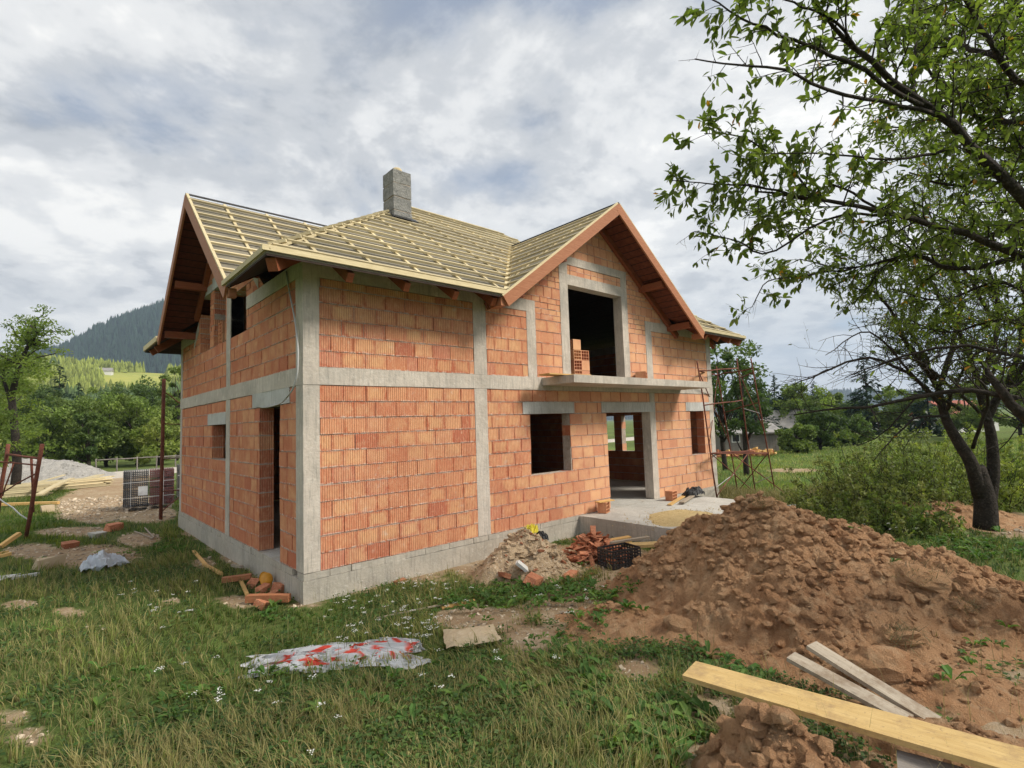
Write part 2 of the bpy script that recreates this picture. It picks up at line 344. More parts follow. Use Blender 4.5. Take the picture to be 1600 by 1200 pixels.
def m_ground():
    m = Mat('meadow_ground', 0.97, 0.1); a = m.sep(m.attr().outputs['Vector'])
    n = m.noise(2.3, 6, 0.65); turf = m.mix(m.ramp(n, [(0.36, 0), (0.66, 1)]), (0.07, 0.105, 0.028), (0.13, 0.165, 0.045))
    turf = m.mix(m.ramp(m.noise(0.5, 4, 0.6), [(0.5, 0), (0.68, 0.6)]), turf, (0.155, 0.145, 0.05))
    turf = m.mix(m.ramp(m.noise(0.055, 4, 0.6), [(0.45, 0), (0.6, 0.55)]), turf, (0.17, 0.235, 0.06))
    n3 = m.noise(9, 5, 0.7); dirt = m.mix(m.ramp(n3, [(0.36, 0), (0.64, 1)]), (0.36, 0.255, 0.15), (0.47, 0.36, 0.235))
    dirt = m.mix(m.ramp(m.noise(38, 4, 0.7), [(0.56, 0), (0.7, 0.9)]), dirt, (0.56, 0.49, 0.39))
    dirt = m.mix(m.ramp(m.noise(0.9, 5, 0.7), [(0.42, 0), (0.62, 0.75)]), dirt, (0.33, 0.215, 0.125)); dirt = m.mix(m.ramp(m.noise(3.1, 5, 0.75, off=(3, 1, 0)), [(0.52, 0), (0.64, 0.6)]), dirt, (0.56, 0.46, 0.34))
    f = m.math('ADD', a[0], m.math('MULTIPLY', m.math('SUBTRACT', m.noise(4.5, 5, 0.7), 0.5), 0.7))
    c = m.mix(m.ramp(f, [(0.40, 0), (0.58, 1)]), turf, dirt)
    m.color(c); m.bump(m.math('ADD', m.noise(28, 5, 0.7), m.noise(110, 3, 0.7)), 0.03, 0.8); return m.m
def m_simple(name, c, rough=0.5, spec=0.4, metal=0.0, var=0.25, sc=6, bd=0.002):
    m = Mat(name, rough, spec); m.b.inputs['Metallic'].default_value = metal
    d = tuple(x*(1-var*1.6) for x in c); m.color(m.mix(m.ramp(m.noise(sc, 5, 0.65), [(0.35, 0), (0.7, 1)]), c, d)); m.bump(m.noise(sc*6, 3, 0.6), bd, 0.6); return m.m
def m_film():
    m = Mat('stretch_film', 0.18, 0.6); t = m.nd('ShaderNodeBsdfTransparent'); mx = m.nd('ShaderNodeMixShader')
    m.color((0.75, 0.76, 0.78)); n = m.noise(7, 5, 0.7, stretch=(1, 1, 2.2)); m.setin(mx.inputs[0], m.ramp(n, [(0.45, 0.03), (0.64, 0.09), (0.76, 0.45)]))
    m.bump(m.noise(9, 4, 0.6), 0.03, 0.8); m.L(t.outputs[0], mx.inputs[1]); m.L(m.b.outputs[0], mx.inputs[2]); m.L(mx.outputs[0], m.nt.nodes['Material Output'].inputs[0]); return m.m
def m_membrane():
    m = Mat('roof_membrane', 0.85, 0.2); n = m.noise(1.5, 5, 0.65)
    c = m.mix(m.ramp(n, [(0.38, 0), (0.62, 1)]), (0.17, 0.155, 0.12), (0.25, 0.225, 0.175)); c = m.mix(m.ramp(m.noise(7, 5, 0.7), [(0.58, 0), (0.72, 0.7)]), c, (0.10, 0.09, 0.075))
    m.color(c); m.bump(m.noise(6, 4, 0.6), 0.03, 0.6); return m.m
def m_boards(name, c1, c2, pitch, axis):
    m = Mat(name, 0.75, 0.25); p = m.sep(m.pos()); s = m.math('DIVIDE', p[axis], pitch); fr = m.math('FRACT', s); fl = m.math('FLOOR', s)
    cb = m.nd('ShaderNodeCombineXYZ'); m.setin(cb.inputs[2], m.math('MULTIPLY', fl, 3.7)); w = m.noise(4, 5, 0.6, stretch=(3, 3, 3), off=cb.outputs[0])
    c = m.mix(m.ramp(w, [(0.35, 0), (0.65, 1)]), c1, c2)
    gap = m.math('LESS_THAN', m.math('MINIMUM', fr, m.math('SUBTRACT', 1.0, fr)), 0.05); c = m.mix(gap, c, (0.02, 0.008, 0.004)); m.color(c)
    m.bump(m.math('SUBTRACT', w, gap), 0.01, 0.7); return m.m
M = dict(
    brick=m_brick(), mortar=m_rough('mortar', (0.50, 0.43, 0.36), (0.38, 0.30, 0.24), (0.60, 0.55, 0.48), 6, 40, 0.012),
    concrete=m_concrete(), concrete2=m_concrete('plinth_concrete', (0.50, 0.455, 0.385), (0.40, 0.36, 0.30), (0.58, 0.54, 0.47)),
    slab=m_concrete('terrace_concrete', (0.55, 0.53, 0.48), (0.46, 0.44, 0.40), (0.62, 0.6, 0.55)),
    lintel=m_concrete('precast_concrete', (0.55, 0.545, 0.52), (0.46, 0.455, 0.43), (0.6, 0.59, 0.56)),
    block=m_rough('expanded_clay_block', (0.30, 0.295, 0.275), (0.19, 0.19, 0.18), (0.42, 0.41, 0.38), 9, 60, 0.03),
    batten=m_wood('sawn_batten', (0.63, 0.535, 0.335), (0.52, 0.43, 0.255), (0.38, 0.28, 0.14), tint=0.75), membrane=m_membrane(),
    stain=m_wood('stained_timber', (0.30, 0.095, 0.04), (0.20, 0.06, 0.025), (0.12, 0.04, 0.02), 0.6, 0.35),
    barge=m_wood('stained_bargeboard', (0.44, 0.19, 0.095), (0.34, 0.13, 0.06), (0.2, 0.07, 0.03), 0.6, 0.25),
    soffx=m_boards('soffit_boards_x', (0.17, 0.048, 0.02), (0.10, 0.027, 0.012), 0.12, 2), soffs=m_boards('gable_boards_painted_shade', (0.12, 0.032, 0.016), (0.075, 0.02, 0.010), 0.12, 2), soffd=m_boards('deck_boards_painted_shade', (0.05, 0.03, 0.022), (0.03, 0.018, 0.014), 0.14, 2),  # side gable and deck boards darkened, overhang shade put into their colour
    plank=m_muddy('spruce_plank', (0.60, 0.43, 0.19), (0.49, 0.33, 0.13), (0.26, 0.15, 0.06), (0.36, 0.24, 0.12)),
    offcut=m_wood('timber_offcut', (0.66, 0.43, 0.17), (0.55, 0.33, 0.12), (0.3, 0.17, 0.06), tint=0.5, sc=5),
    greyplank=m_muddy('weathered_plank', (0.42, 0.36, 0.28), (0.31, 0.26, 0.2), (0.12, 0.1, 0.08), (0.2, 0.14, 0.09), 5),
    soil=m_soil(), ground=m_ground(), rust=m_rough('rusty_steel', (0.20, 0.065, 0.04), (0.11, 0.04, 0.03), (0.28, 0.12, 0.07), 9, 60, 0.002, 0.75),
    sand=m_rough('spilled_sand', (0.55, 0.41, 0.20), (0.46, 0.335, 0.155), (0.62, 0.5, 0.3), 8, 90, 0.01), rubble=m_rough('sandy_rubble', (0.54, 0.40, 0.255), (0.44, 0.32, 0.20), (0.64, 0.53, 0.40), 6, 45, 0.04),
    gravel=m_rough('grey_gravel', (0.42, 0.40, 0.37), (0.3, 0.285, 0.265), (0.55, 0.53, 0.5), 5, 22, 0.08), road=m_rough('gravel_road', (0.52, 0.47, 0.40), (0.44, 0.39, 0.33), (0.58, 0.54, 0.48), 1.2, 20, 0.02),
    black=m_simple('black_plastic', (0.022, 0.022, 0.025), 0.42, 0.5), sheet=m_simple('black_sheet', (0.035, 0.035, 0.037), 0.55, 0.4, 0, .3, 5, .01), yellow=m_simple('yellow_plastic', (0.75, 0.62, 0.05), 0.45, 0.4),
    orange=m_simple('orange_plastic', (0.72, 0.33, 0.03), 0.45, 0.4), cable=m_simple('grey_cable', (0.48, 0.48, 0.47), 0.5, 0.4, 0, 0.1), card=m_rough('cardboard', (0.50, 0.40, 0.27), (0.43, 0.335, 0.22), (0.55, 0.46, 0.33), 3, 20, 0.003),
    film=m_film(), white=m_simple('white_film', (0.72, 0.73, 0.75), 0.4, 0.4, 0, 0.15), liner=m_simple('clay_liner', (0.62, 0.5, 0.3), 0.8, 0.2), vcol=m_vcol('mixed_colour'),
    leaf=m_leaf('leaf', 0.55), fol=m_leaf('foliage', 0.35), con=m_leaf('conifer_foliage', 0.12, 0.8), grass=m_leaf('grass_blade', 0.35, 0.7), bark=m_rough('bark', (0.045, 0.036, 0.029), (0.022, 0.018, 0.015), (0.085, 0.07, 0.055), 7, 30, 0.03),
    barkg=m_rough('pale_bark', (0.17, 0.14, 0.11), (0.1, 0.08, 0.065), None, 7, 30, 0.02), petal=m_simple('white_petal', (0.78, 0.78, 0.72), 0.7, 0.2, 0, 0.1), barn=m_wood('weathered_barn_board', (0.25, 0.225, 0.2), (0.17, 0.15, 0.135), (0.08, 0.07, 0.06), 0.9, 0.45, 4),
    tin=m_simple('sheet_roof', (0.33, 0.31, 0.29), 0.6, 0.4, 0, 0.25, 1.5), dark=m_simple('dark_opening', (0.02, 0.02, 0.022), 0.4, 0.4), wash=m_rough('limewash', (0.7, 0.69, 0.66), (0.6, 0.59, 0.56), None, 2, 20, 0.004),
    darktile=m_simple('charcoal_roof_tile', (0.032, 0.034, 0.042), 0.6, 0.4), redtile=m_simple('maroon_roof_tile', (0.14, 0.03, 0.03), 0.6, 0.4), clay=m_rough('broken_clay', (0.46, 0.19, 0.10), (0.36, 0.135, 0.075), (0.55, 0.29, 0.18), 7, 40, 0.01, tint=0.6),
)
# ------------------------------------------------------------------ house shell
HL, HW, WT = 12.38, 9.03, 0.25          # length, depth, wall thickness
E0, OV, TP = 4.42, 0.75, 0.70           # eave height of the deck, overhang, slope
XG, HG, ZG = 6.97, 3.55, 7.03           # front gable: axis, half span, ridge
YG, HGL, ZGL, XV = 4.50, 3.17, 7.00, -0.72
SG, SGL = (ZG-E0)/HG, (ZGL-E0)/HGL
house = empty('brick_house', (0, 0, 0), label='unfinished two-storey house of orange hollow clay blocks with concrete frame and battened roof', cat='house')
hb = np.random.default_rng(5)
BH, BL = 0.25, 0.377
brick_list = []                          # (px area, polygon, wall frame, random)
class Wall:
    def __init__(s, o, a, n): s.o, s.a, s.n = np.array(o, float), np.array(a, float), np.array(n, float)
    def P(s, u, z, d=0.0): return s.o + s.a*u - s.n*d + np.array([0, 0, z])     # d = depth into the wall
def lay(w, u0, u1, z0, z1, holes, seed, cuts=(), length=BL, phase=0.0, zb=None):
    rg = np.random.default_rng(seed); zb = z0 if zb is None else zb
    k = int((z0-zb)/BH+1e-6)
    while True:
        a, b = zb+k*BH, zb+(k+1)*BH
        if a >= z1-0.03: break
        a, b = max(a, z0), min(b, z1); zs = sorted({a, b} | {z for h in holes for z in (h[2], h[3]) if a+0.03 < z < b-0.03})
        wob = rg.normal(0, 0.002)
        for lo, hi in zip(zs, zs[1:]):
            if hi-lo < 0.03: continue
            segs = [(u0, u1)]
            for h in holes:
                if h[2] < hi-0.02 and h[3] > lo+0.02:
                    new = []
                    for p, q in segs:
                        if h[0] > p: new.append((p, min(q, h[0])))
                        if h[1] < q: new.append((max(p, h[1]), q))
                    segs = [(p, q) for p, q in new if q-p > 0.02]
            for p, q in segs:
                c = u0 + phase - (k % 2)*length/2 - length
                while c < q:
                    e = c + length + rg.normal(0, 0.006)
                    if rg.random() < 0.05: e = c + length*0.55
                    l, r = max(c, p), min(e, q); c = e
                    if q-r < 0.05 and r < q: r = q; c = q
                    if r-l < 0.04: continue
                    j = 0.006; top = hi-0.012+rg.normal(0, 0.0015)+wob; bot = lo+wob
                    poly = [(l+j*.6, bot), (r-j*.6, bot), (r-j*.6, top), (l+j*.6, top)]
                    for cu in cuts: poly = clip(poly, *cu) if len(poly) > 2 else poly
                    if len(poly) < 3: continue
                    ar = 0.5*abs(sum(poly[i][0]*poly[(i+1) % len(poly)][1]-poly[(i+1) % len(poly)][0]*poly[i][1] for i in range(len(poly))))
                    if ar < 0.003: continue
                    brick_list.append((w, poly, (l, r, lo, hi), rg.random(), float(np.clip(rg.normal(0, 0.0035), -.007, .007)), rg.uniform(0, 1)))
        k += 1
def core(mb, w, u0, u1, z0, z1, holes, inset=0.012, cuts=()):
    """mortar body of the wall, a little behind the block faces"""
    us = sorted({u0, u1} | {min(max(h[i], u0), u1) for h in holes for i in (0, 1)}); zs = sorted({z0, z1} | {min(max(h[i], z0), z1) for h in holes for i in (2, 3)})
    solid = lambda i, k: 0 <= i < len(us)-1 and 0 <= k < len(zs)-1 and not any(h[0]-1e-6 <= (us[i]+us[i+1])/2 <= h[1]+1e-6 and h[2]-1e-6 <= (zs[k]+zs[k+1])/2 <= h[3]+1e-6 for h in holes)
    for i in range(len(us)-1):
        for k in range(len(zs)-1):
            if not solid(i, k): continue
            a = us[i]+(0 if solid(i-1, k) else 0.01); b = us[i+1]-(0 if solid(i+1, k) else 0.01); c, d = zs[k]+(0 if solid(i, k-1) else 0.004), zs[k+1]-(0 if solid(i, k+1) else 0.01)
            poly = [(a, c), (b, c), (b, d), (a, d)]
            for cu in cuts: poly = clip(poly, *cu) if len(poly) > 2 else poly
            if len(poly) < 3: continue
            mb.prism([w.P(u, z, inset) for u, z in poly], -w.n*(WT-2*inset))
def part(name, mat, a, b, parent=house, bev=0.0):
    mb = MB(); a = np.array(a, float); b = np.array(b, float); c = (a+b)/2; mb.span(a, b); return mb.build(name, mat, parent, center=c)
def member(name, w, u0, u1, z0, z1, proud=0.006, mat='concrete', depth=WT, parent=house):
    """concrete member with slightly uneven cast faces"""
    p0, p1 = w.P(u0, z0, -proud), w.P(u1, z1, depth); lo, hi = np.minimum(p0, p1), np.maximum(p0, p1); return rough_box(name, M[mat], lo, hi, parent)
def rough_box(name, mat, lo, hi, parent=house, amp=0.004, step=0.22):
    lo, hi = np.array(lo, float), np.array(hi, float); c = (lo+hi)/2; d = hi-lo; mb = MB()
    seed = int(abs(c[0]*131+c[1]*57+c[2]*17)*10) % 9973
    for ax in range(3):
        b, e = [i for i in range(3) if i != ax]; nb, ne = max(1, int(round(d[b]/step))), max(1, int(round(d[e]/step)))
        nb, ne = min(nb, 50), min(ne, 50)
        B, Ee = np.meshgrid(np.linspace(lo[b], hi[b], nb+1), np.linspace(lo[e], hi[e], ne+1), indexing='ij')
        for side in (0, 1):
            P = np.zeros((nb+1, ne+1, 3)); P[..., b] = B; P[..., e] = Ee; P[..., ax] = hi[ax] if side else lo[ax]
            inn = np.ones_like(B); dn = (vnoise(P[..., 0]*4.3, P[..., 1]*4.3, P[..., 2]*4.3, seed)-0.5)
            off = np.stack([(vnoise(P[..., 0]*5.1+7*q, P[..., 1]*5.1, P[..., 2]*5.1, seed+q)-0.5)*2*amp for q in range(3)], -1)
            P = P + off
            i = np.arange(nb)[:, None]*(ne+1); j = np.arange(ne)[None]
            F = np.stack([i+j, i+j+1, i+ne+2+j, i+ne+1+j], -1).reshape(-1, 4)
            flip = (side == 1) ^ (ax == 1)
            if flip: F = F[:, ::-1]
            mb.add(P.reshape(-1, 3), F)
    return mb.build(name, mat, parent, center=c)

FW = Wall((0, 0, 0), (1, 0, 0), (0, -1, 0)); LW = Wall((0, 0, 0), (0, 1, 0), (-1, 0, 0)); RW = Wall((HL, 0, 0), (0, 1, 0), (1, 0, 0)); BW = Wall((0, HW, 0), (1, 0, 0), (0, 1, 0))
Z1, Z2, ZR0, ZR1 = 2.75, 3.02, 4.40, 4.65
# excluded rectangles (openings and concrete) in wall coordinates u0,u1,z0,z1
f_open = [(4.63, 5.84, 1.0, 2.25), (7.16, 8.97, -0.1, 2.25), (11.0, 11.76, 1.0, 2.25), (5.95, 7.96, Z2, 5.17)]
f_conc = [(3.2, 3.5, 0, Z1), (8.97, 9.22, 0, 2.25), (8.99, 9.22, 2.5, Z1), (12.13, HL, 0, Z1), (3.21, 3.52, Z2, ZR0), (4.62, 4.88, Z2, ZR0), (5.68, 5.95, Z2, 5.17), (7.96, 8.2, Z2, 5.17),
          (8.95, 9.22, Z2, ZR0), (12.13, HL, Z2, ZR0), (5.68, 8.2, 5.17, 5.41), (5.68, 5.95, 5.41, 5.64), (7.96, 8.2, 5.41, 5.64), (5.68, 8.2, 5.64, 5.83), (0.0, 0.24, 0, Z1), (0.0, 0.24, Z2, ZR0),
          (3.52, 4.88, ZR0, ZR1), (8.95, HL, ZR0, ZR1)]
f_lint = [(4.43, 6.0, 2.25, 2.5), (6.97, 9.22, 2.25, 2.5), (10.78, 12.13, 2.25, 2.5)]
l_open = [(1.03, 2.08, -0.1, 2.5), (4.30, 5.47, 1.5, 2.25), (2.9, 3.98, 4.02, 4.9), (4.42, 5.40, 4.02, 5.32), (5.77, 6.73, 4.02, 5.32)]
l_conc = [(0, 0.29, 0, Z1), (0, 0.29, Z2, ZR0), (4.0, 4.3, 0, Z1), (4.0, 4.3, Z2, 5.1), (8.8, HW, 0, Z1), (8.8, HW, Z2, ZR0), (1.9, 2.9, ZR0, ZR1)]
l_lint = [(0.56, 2.47, 2.5, Z1), (4.3, 5.89, 2.25, 2.5), (4.3, 5.55, 5.32, 5.6), (5.62, 6.73, 5.32, 5.5)]
r_open = [(2.76, 3.25, 1.0, 2.2), (3.57, 4.1, 1.0, 2.2)]
fh, lh = f_open+f_conc+f_lint, l_open+l_conc+l_lint
rake = lambda ax, half, zr, s, off: [(s, 1, zr+s*ax-off), (-s, 1, zr-s*ax-off)]       # z <= zr - s|u-ax| - off
g_cut = rake(XG, HG, ZG, SG, 0.20); gl_cut = rake(YG, HGL, ZGL, SGL, 0.20)
wm = MB()
# front
lay(FW, 0.24, 3.2, 0, Z1, [], 1); lay(FW, 3.5, 12.13, 0, Z1, fh, 2, phase=0.1); lay(FW, 0.24, 3.21, Z2, ZR0, [], 3); lay(FW, 3.52, 12.13, Z2, ZR0, fh, 4, phase=0.2)
lay(FW, 4.3, 9.7, ZR0, 6.7, fh+[(3.52, 4.88, ZR0, ZR1)], 5, g_cut, zb=Z2, length=0.25)
core(wm, FW, 0.24, HL-0.02, 0, Z1, fh); core(wm, FW, 0.24, HL-0.02, Z2, ZR0, fh); core(wm, FW, 3.9, 10.05, ZR0, 7.0, fh, 0.012, g_cut)
# left
lay(LW, 0.29, 8.8, 0, Z1, lh, 6); lay(LW, 0.29, 8.8, Z2, ZR0, lh, 7); lay(LW, 1.7, 7.4, ZR0, 6.6, lh, 8, gl_cut, zb=Z2)
core(wm, LW, 0.29, HW-0.02, 0, Z1, lh); core(wm, LW, 0.29, HW-0.02, Z2, ZR0, lh); core(wm, LW, 1.5, 7.5, ZR0, 6.8, lh, 0.012, gl_cut)
# right and rear
n_front = len(brick_list)
lay(RW, 0.25, HW, 0, Z1, r_open, 9); lay(RW, 0.25, HW, Z2, ZR0, [], 10); lay(BW, 0.25, HL-0.25, 0, Z1, [], 12); lay(BW, 0.25, HL-0.25, Z2, ZR0, [], 13)
core(wm, RW, 0.25, HW-0.02, 0, Z1, r_open); core(wm, RW, 0.25, HW-0.02, Z2, ZR0, []); core(wm, BW, 0.26, HL-0.26, 0, Z1, []); core(wm, BW, 0.26, HL-0.26, Z2, ZR0, [])
# partitions inside, added to darken the rooms
pm = MB()
for a, b in [((3.35, 0.26, 0), (3.47, 8.76, Z1-.002)), ((3.5, 6.6, 0), (11.0, 6.72, Z1-.002)),
             ((3.6, 0.3, Z2), (3.72, 8.7, 4.9)), ((.3, 4.05, Z2), (3.55, 4.17, 5.0)), ((9.6, 4.3, Z2), (9.72, 8.7, 4.9))]: pm.span(a, b, (.5, .5, .93))
pm.build('added_partition', M['brick'], house)
wall = wm.build('wall', M['mortar'], house)
def brick_mesh(mb, b, org=None, rnd=0.0):
    w, poly, (l, r, lo, hi), rv, dj, _ = b
    cv = [((u-l)/(r-l), (z-lo)/(hi-lo), rnd) for u, z in poly]; mb.prism([w.P(u, z, dj) for u, z in poly], -w.n*(WT-0.004), np.array(cv+cv))
def score(b):
    w, poly, q, *_ = b; C = w.P(sum(u for u, _ in poly)/len(poly), sum(z for _, z in poly)/len(poly))
    if (CAM-C)@w.n < 0: return 0
    p = project([w.P(u, z) for u, z in poly])[:, :2]; x, y = p[:, 0], p[:, 1]; return 0.5*abs(np.dot(x, np.roll(y, -1))-np.dot(y, np.roll(x, -1)))
order = sorted(range(len(brick_list)), key=lambda i: -score(brick_list[i]) if i < n_front else 0)
near, rest = order[:300], order[300:]
std = {}
for i in near:
    b = brick_list[i]; w, poly, (l, r, lo, hi), rv, dj, _ = b; key = (round(w.n[0]), len(poly), round((poly[1][0]-poly[0][0])/0.012), round((poly[-1][1]-poly[0][1])/0.012))
    full = len(poly) == 4
    org = w.P(poly[0][0], poly[0][1], dj)
    if full and key in std: me = std[key]
    else:
        mb = MB(); brick_mesh(mb, b); me = mb.mesh('brick', center=org)
        if full: std[key] = me
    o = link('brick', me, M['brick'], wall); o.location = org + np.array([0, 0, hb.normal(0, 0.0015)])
mb = MB()
for i in rest: brick_mesh(mb, brick_list[i], rnd=brick_list[i][5])
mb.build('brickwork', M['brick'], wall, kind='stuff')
# concrete frame
for i, (a, b, c, d) in enumerate(f_conc):
    tall = d-c > b-a
    if a < 0.01: continue
    member('column' if tall else 'ring_beam', FW, a, b, c+(0.001 if c == 0 else 0), d, 0.006+0.001*(i % 3))
for i, (a, b, c, d) in enumerate(l_conc):
    if a < 0.01: continue
    member('column' if d-c > b-a else 'ring_beam', LW, a, b, c, d, 0.006+0.001*(i % 3))
for a, b, c, d in f_lint: member('lintel', FW, a, b, c, d, 0.011, 'lintel')
for a, b, c, d in l_lint: member('lintel', LW, a, b, c, d, 0.011, 'lintel')
rough_box('corner_column', M['concrete'], (-.007, -.007, 0), (.24, .29, Z1)); rough_box('corner_column', M['concrete'], (-.007, -.007, Z2), (.24, .29, ZR0))
rough_box('beam', M['concrete'], (-.013, -.013, Z1), (HL+.013, WT, Z2), step=0.3); rough_box('beam', M['concrete'], (-.013, WT, Z1), (WT, HW+.01, Z2), step=0.3)
rough_box('ring_beam', M['concrete'], (-.012, -.012, ZR0), (3.52, WT, ZR1), step=0.3); rough_box('ring_beam', M['concrete'], (-.012, WT, ZR0), (WT, 1.9, ZR1)); rough_box('ring_beam', M['concrete'], (-.012, 7.5, ZR0), (WT, HW, ZR1))
part('beam', M['concrete'], (HL-WT, WT, Z1), (HL+.01, HW, Z2)); part('beam', M['concrete'], (WT, HW-WT, Z1), (HL-WT, HW+.01, Z2)); part('ring_beam', M['concrete'], (HL-WT, WT, ZR0), (HL+.01, HW, ZR1)); part('ring_beam', M['concrete'], (WT, HW-WT, ZR0), (HL-WT, HW+.01, ZR1))
part('floor_slab', M['concrete'], (WT, WT, Z1+.03), (HL-WT, HW-WT, Z2-.005)); part('floor_slab', M['slab'], (WT, WT, -.3), (HL-WT, HW-WT, -0.002))
part('threshold', M['slab'], (7.17, -0.002, -.25), (8.96, WT, -0.004)); part('threshold', M['slab'], (-0.002, 1.04, -.25), (WT, 2.07, -0.004))
# plinth with the rough course on top of it
rough_box('plinth', M['concrete2'], (-.02, -.02, -1.0), (HL+.02, WT, -.105), amp=0.006, step=0.15); rough_box('plinth', M['concrete2'], (-.02, WT, -1.0), (WT, HW+.02, -.105), amp=0.006, step=0.15)
rough_box('plinth', M['concrete2'], (HL-WT, WT, -1.0), (HL+.02, HW+.02, -.105), step=0.5); rough_box('plinth', M['concrete2'], (WT, HW-WT, -1.0), (HL-WT, HW+.02, -.105), step=0.5)
for wv, ln in ((FW, HL), (LW, HW)):
    u = -0.012
    while u < ln:
        e = min(u+hb.uniform(0.32, 0.62), ln)
        if ln-e < .2: e = ln
        q = 0.012+hb.normal(0, .004); a = wv.P(u+.004, -.1+hb.normal(0, .002), -q); b = wv.P(e-.004, -.006, WT); 
        if not (wv is LW and u < .25): rough_box('plinth_block', M['concrete2'], np.minimum(a, b), np.maximum(a, b), amp=0.005, step=0.1)
        u = e
# raking concrete under the left gable, blocks stacked in the left opening, reveal boards
for y0, y1 in ((2.15, 3.0), (6.9, 7.4)):
    f = lambda y: ZGL-SGL*abs(y-YG)-0.22
    mb = MB(); mb.prism([LW.P(y0, f(y0)-.22, -.009), LW.P(y1, f(y1)-.22, -.009), LW.P(y1, f(y1), -.009), LW.P(y0, f(y0), -.009)], (WT, 0, 0)); mb.build('raking_beam', M['concrete'], house)
# balcony slab
mb = MB(); bx0, bx1, by = 5.0, 10.55, -0.92
rough_box('balcony_slab', M['concrete'], (bx0, by, Z2-.175), (bx1, -.016, Z2-.015), amp=0.004)
# ------------------------------------------------------------------ roof
MAIN_Y = -OV+(HW+2*OV)/2; MAIN_Z = E0+TP*(HW+2*OV)/2
planes = {
    'front_l': ([(-OV, -OV), (XG-HG, -OV), (XG, -OV+(ZG-E0)/TP), (XG, MAIN_Y), (MAIN_Y, MAIN_Y)], lambda x, y: E0+TP*(y+OV), (0, 1), TP),
    'front_r': ([(XG+HG, -OV), (HL+OV, -OV), (HL+OV-(MAIN_Y+OV), MAIN_Y), (XG, MAIN_Y), (XG, -OV+(ZG-E0)/TP)], lambda x, y: E0+TP*(y+OV), (0, 1), TP),
    'left_a': ([(-OV, -OV), (MAIN_Y, MAIN_Y), (-OV+(ZGL-E0)/TP, YG), (-OV, YG-HGL)], lambda x, y: E0+TP*(x+OV), (1, 0), TP),
    'left_b': ([(-OV, YG+HGL), (-OV+(ZGL-E0)/TP, YG), (MAIN_Y, MAIN_Y), (-OV, HW+OV)], lambda x, y: E0+TP*(x+OV), (1, 0), TP),
    'right': ([(HL+OV, -OV), (HL+OV, HW+OV), (HL+OV-(MAIN_Y+OV), MAIN_Y)], lambda x, y: E0+TP*(HL+OV-x), (-1, 0), TP),
    'back': ([(-OV, HW+OV), (MAIN_Y, MAIN_Y), (HL+OV-(MAIN_Y+OV), MAIN_Y), (HL+OV, HW+OV)], lambda x, y: E0+TP*(HW+OV-y), (0, -1), TP),
    'gable_l': ([(XG-HG, -OV), (XG, -OV), (XG, -OV+(ZG-E0)/TP)], lambda x, y: ZG-SG*(XG-x), (1, 0), SG),
    'gable_r': ([(XG+HG, -OV), (XG, -OV+(ZG-E0)/TP), (XG, -OV)], lambda x, y: ZG-SG*(x-XG), (-1, 0), SG),
    'side_f': ([(XV, YG-HGL), (-OV+(ZGL-E0)/TP, YG), (XV, YG)], lambda x, y: ZGL-SGL*(YG-y), (0, 1), SGL),
    'side_b': ([(XV, YG+HGL), (XV, YG), (-OV+(ZGL-E0)/TP, YG)], lambda x, y: ZGL-SGL*(y-YG), (0, -1), SGL),
}
rr = np.random.default_rng(21)
for nm, (poly, zf, g, t) in planes.items():
    P = np.array([(x, y, zf(x, y)) for x, y in poly]); mb = MB()
    nrm = np.array([-g[0]*t, -g[1]*t, 1.0]); nrm /= np.linalg.norm(nrm); th = 0.03
    mb.prism(P-[0, 0, th], (0, 0, th)); roof = mb.build('roof_slope', M['membrane'], house)
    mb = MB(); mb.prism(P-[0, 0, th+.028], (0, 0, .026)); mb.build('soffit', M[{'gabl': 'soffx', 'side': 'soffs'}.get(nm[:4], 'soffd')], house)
    g = np.array(g, float); a = np.array([-g[1], g[0]]); pts = np.array(poly); us = pts@a; vs = pts@g; u0, u1, v0, v1 = us.min(), us.max(), vs.min(), vs.max(); cs = 1/math.sqrt(1+t*t)
    def segment(fixed_dir, val, along):
        lo, hi = -1e9, 1e9; ori = 0.5*sum(pts[i][0]*pts[(i+1) % len(pts)][1]-pts[(i+1) % len(pts)][0]*pts[i][1] for i in range(len(pts)))
        for i in range(len(pts)):
            p, q = pts[i], pts[(i+1) % len(pts)]; e = q-p; n = np.array([e[1], -e[0]])*(1 if ori > 0 else -1)
            den = n@along; num = n@(p-fixed_dir*val)
            if abs(den) < 1e-9:
                if num < 0: return None
            elif den > 0: hi = min(hi, num/den)
            else: lo = max(lo, num/den)
        return (lo, hi) if hi-lo > 0.12 else None
    # counter battens run up the slope, tile battens across it
    u = math.ceil((u0+0.1)/0.86)*0.86
    if nm in ('side_f', 'gable_l', 'gable_r', 'side_b'): u += 0.03
    while u < u1:
        s = segment(a, u, g)
        if s:
            p = a*u+g*(s[0]+.02); q = a*u+g*(s[1]-.03); A = np.array([*p, zf(*p)])+nrm*.0165; B = np.array([*q, zf(*q)])+nrm*.0165
            mb = MB(); c = (A+B)/2; mb.bar((0, 0, 0)-(B-A)/2, (B-A)/2, .055, .031, nrm); o = mb.build('counter_batten', M['batten'], roof); o.location = c
        u += 0.86
    v = v0+0.12
    while v < v1-0.02:
        s = segment(g, v, a)
        if s:
            j0, j1 = rr.uniform(-.03, .05, 2); 
            jit = rr.normal(0, .006); p = g*(v+jit)+a*(s[0]-j0*.6); q = g*(v-jit)+a*(s[1]+j1*.6)
            A = np.array([*p, zf(*p)])+nrm*.054; B = np.array([*q, zf(*q)])+nrm*.054
            if q@a-p@a > .1:
                mb = MB(); mb.bar(-(B-A)/2, (B-A)/2, .046, .04, nrm); o = mb.build('batten', M['batten'], roof); o.location = (A+B)/2
        v += 0.362*cs
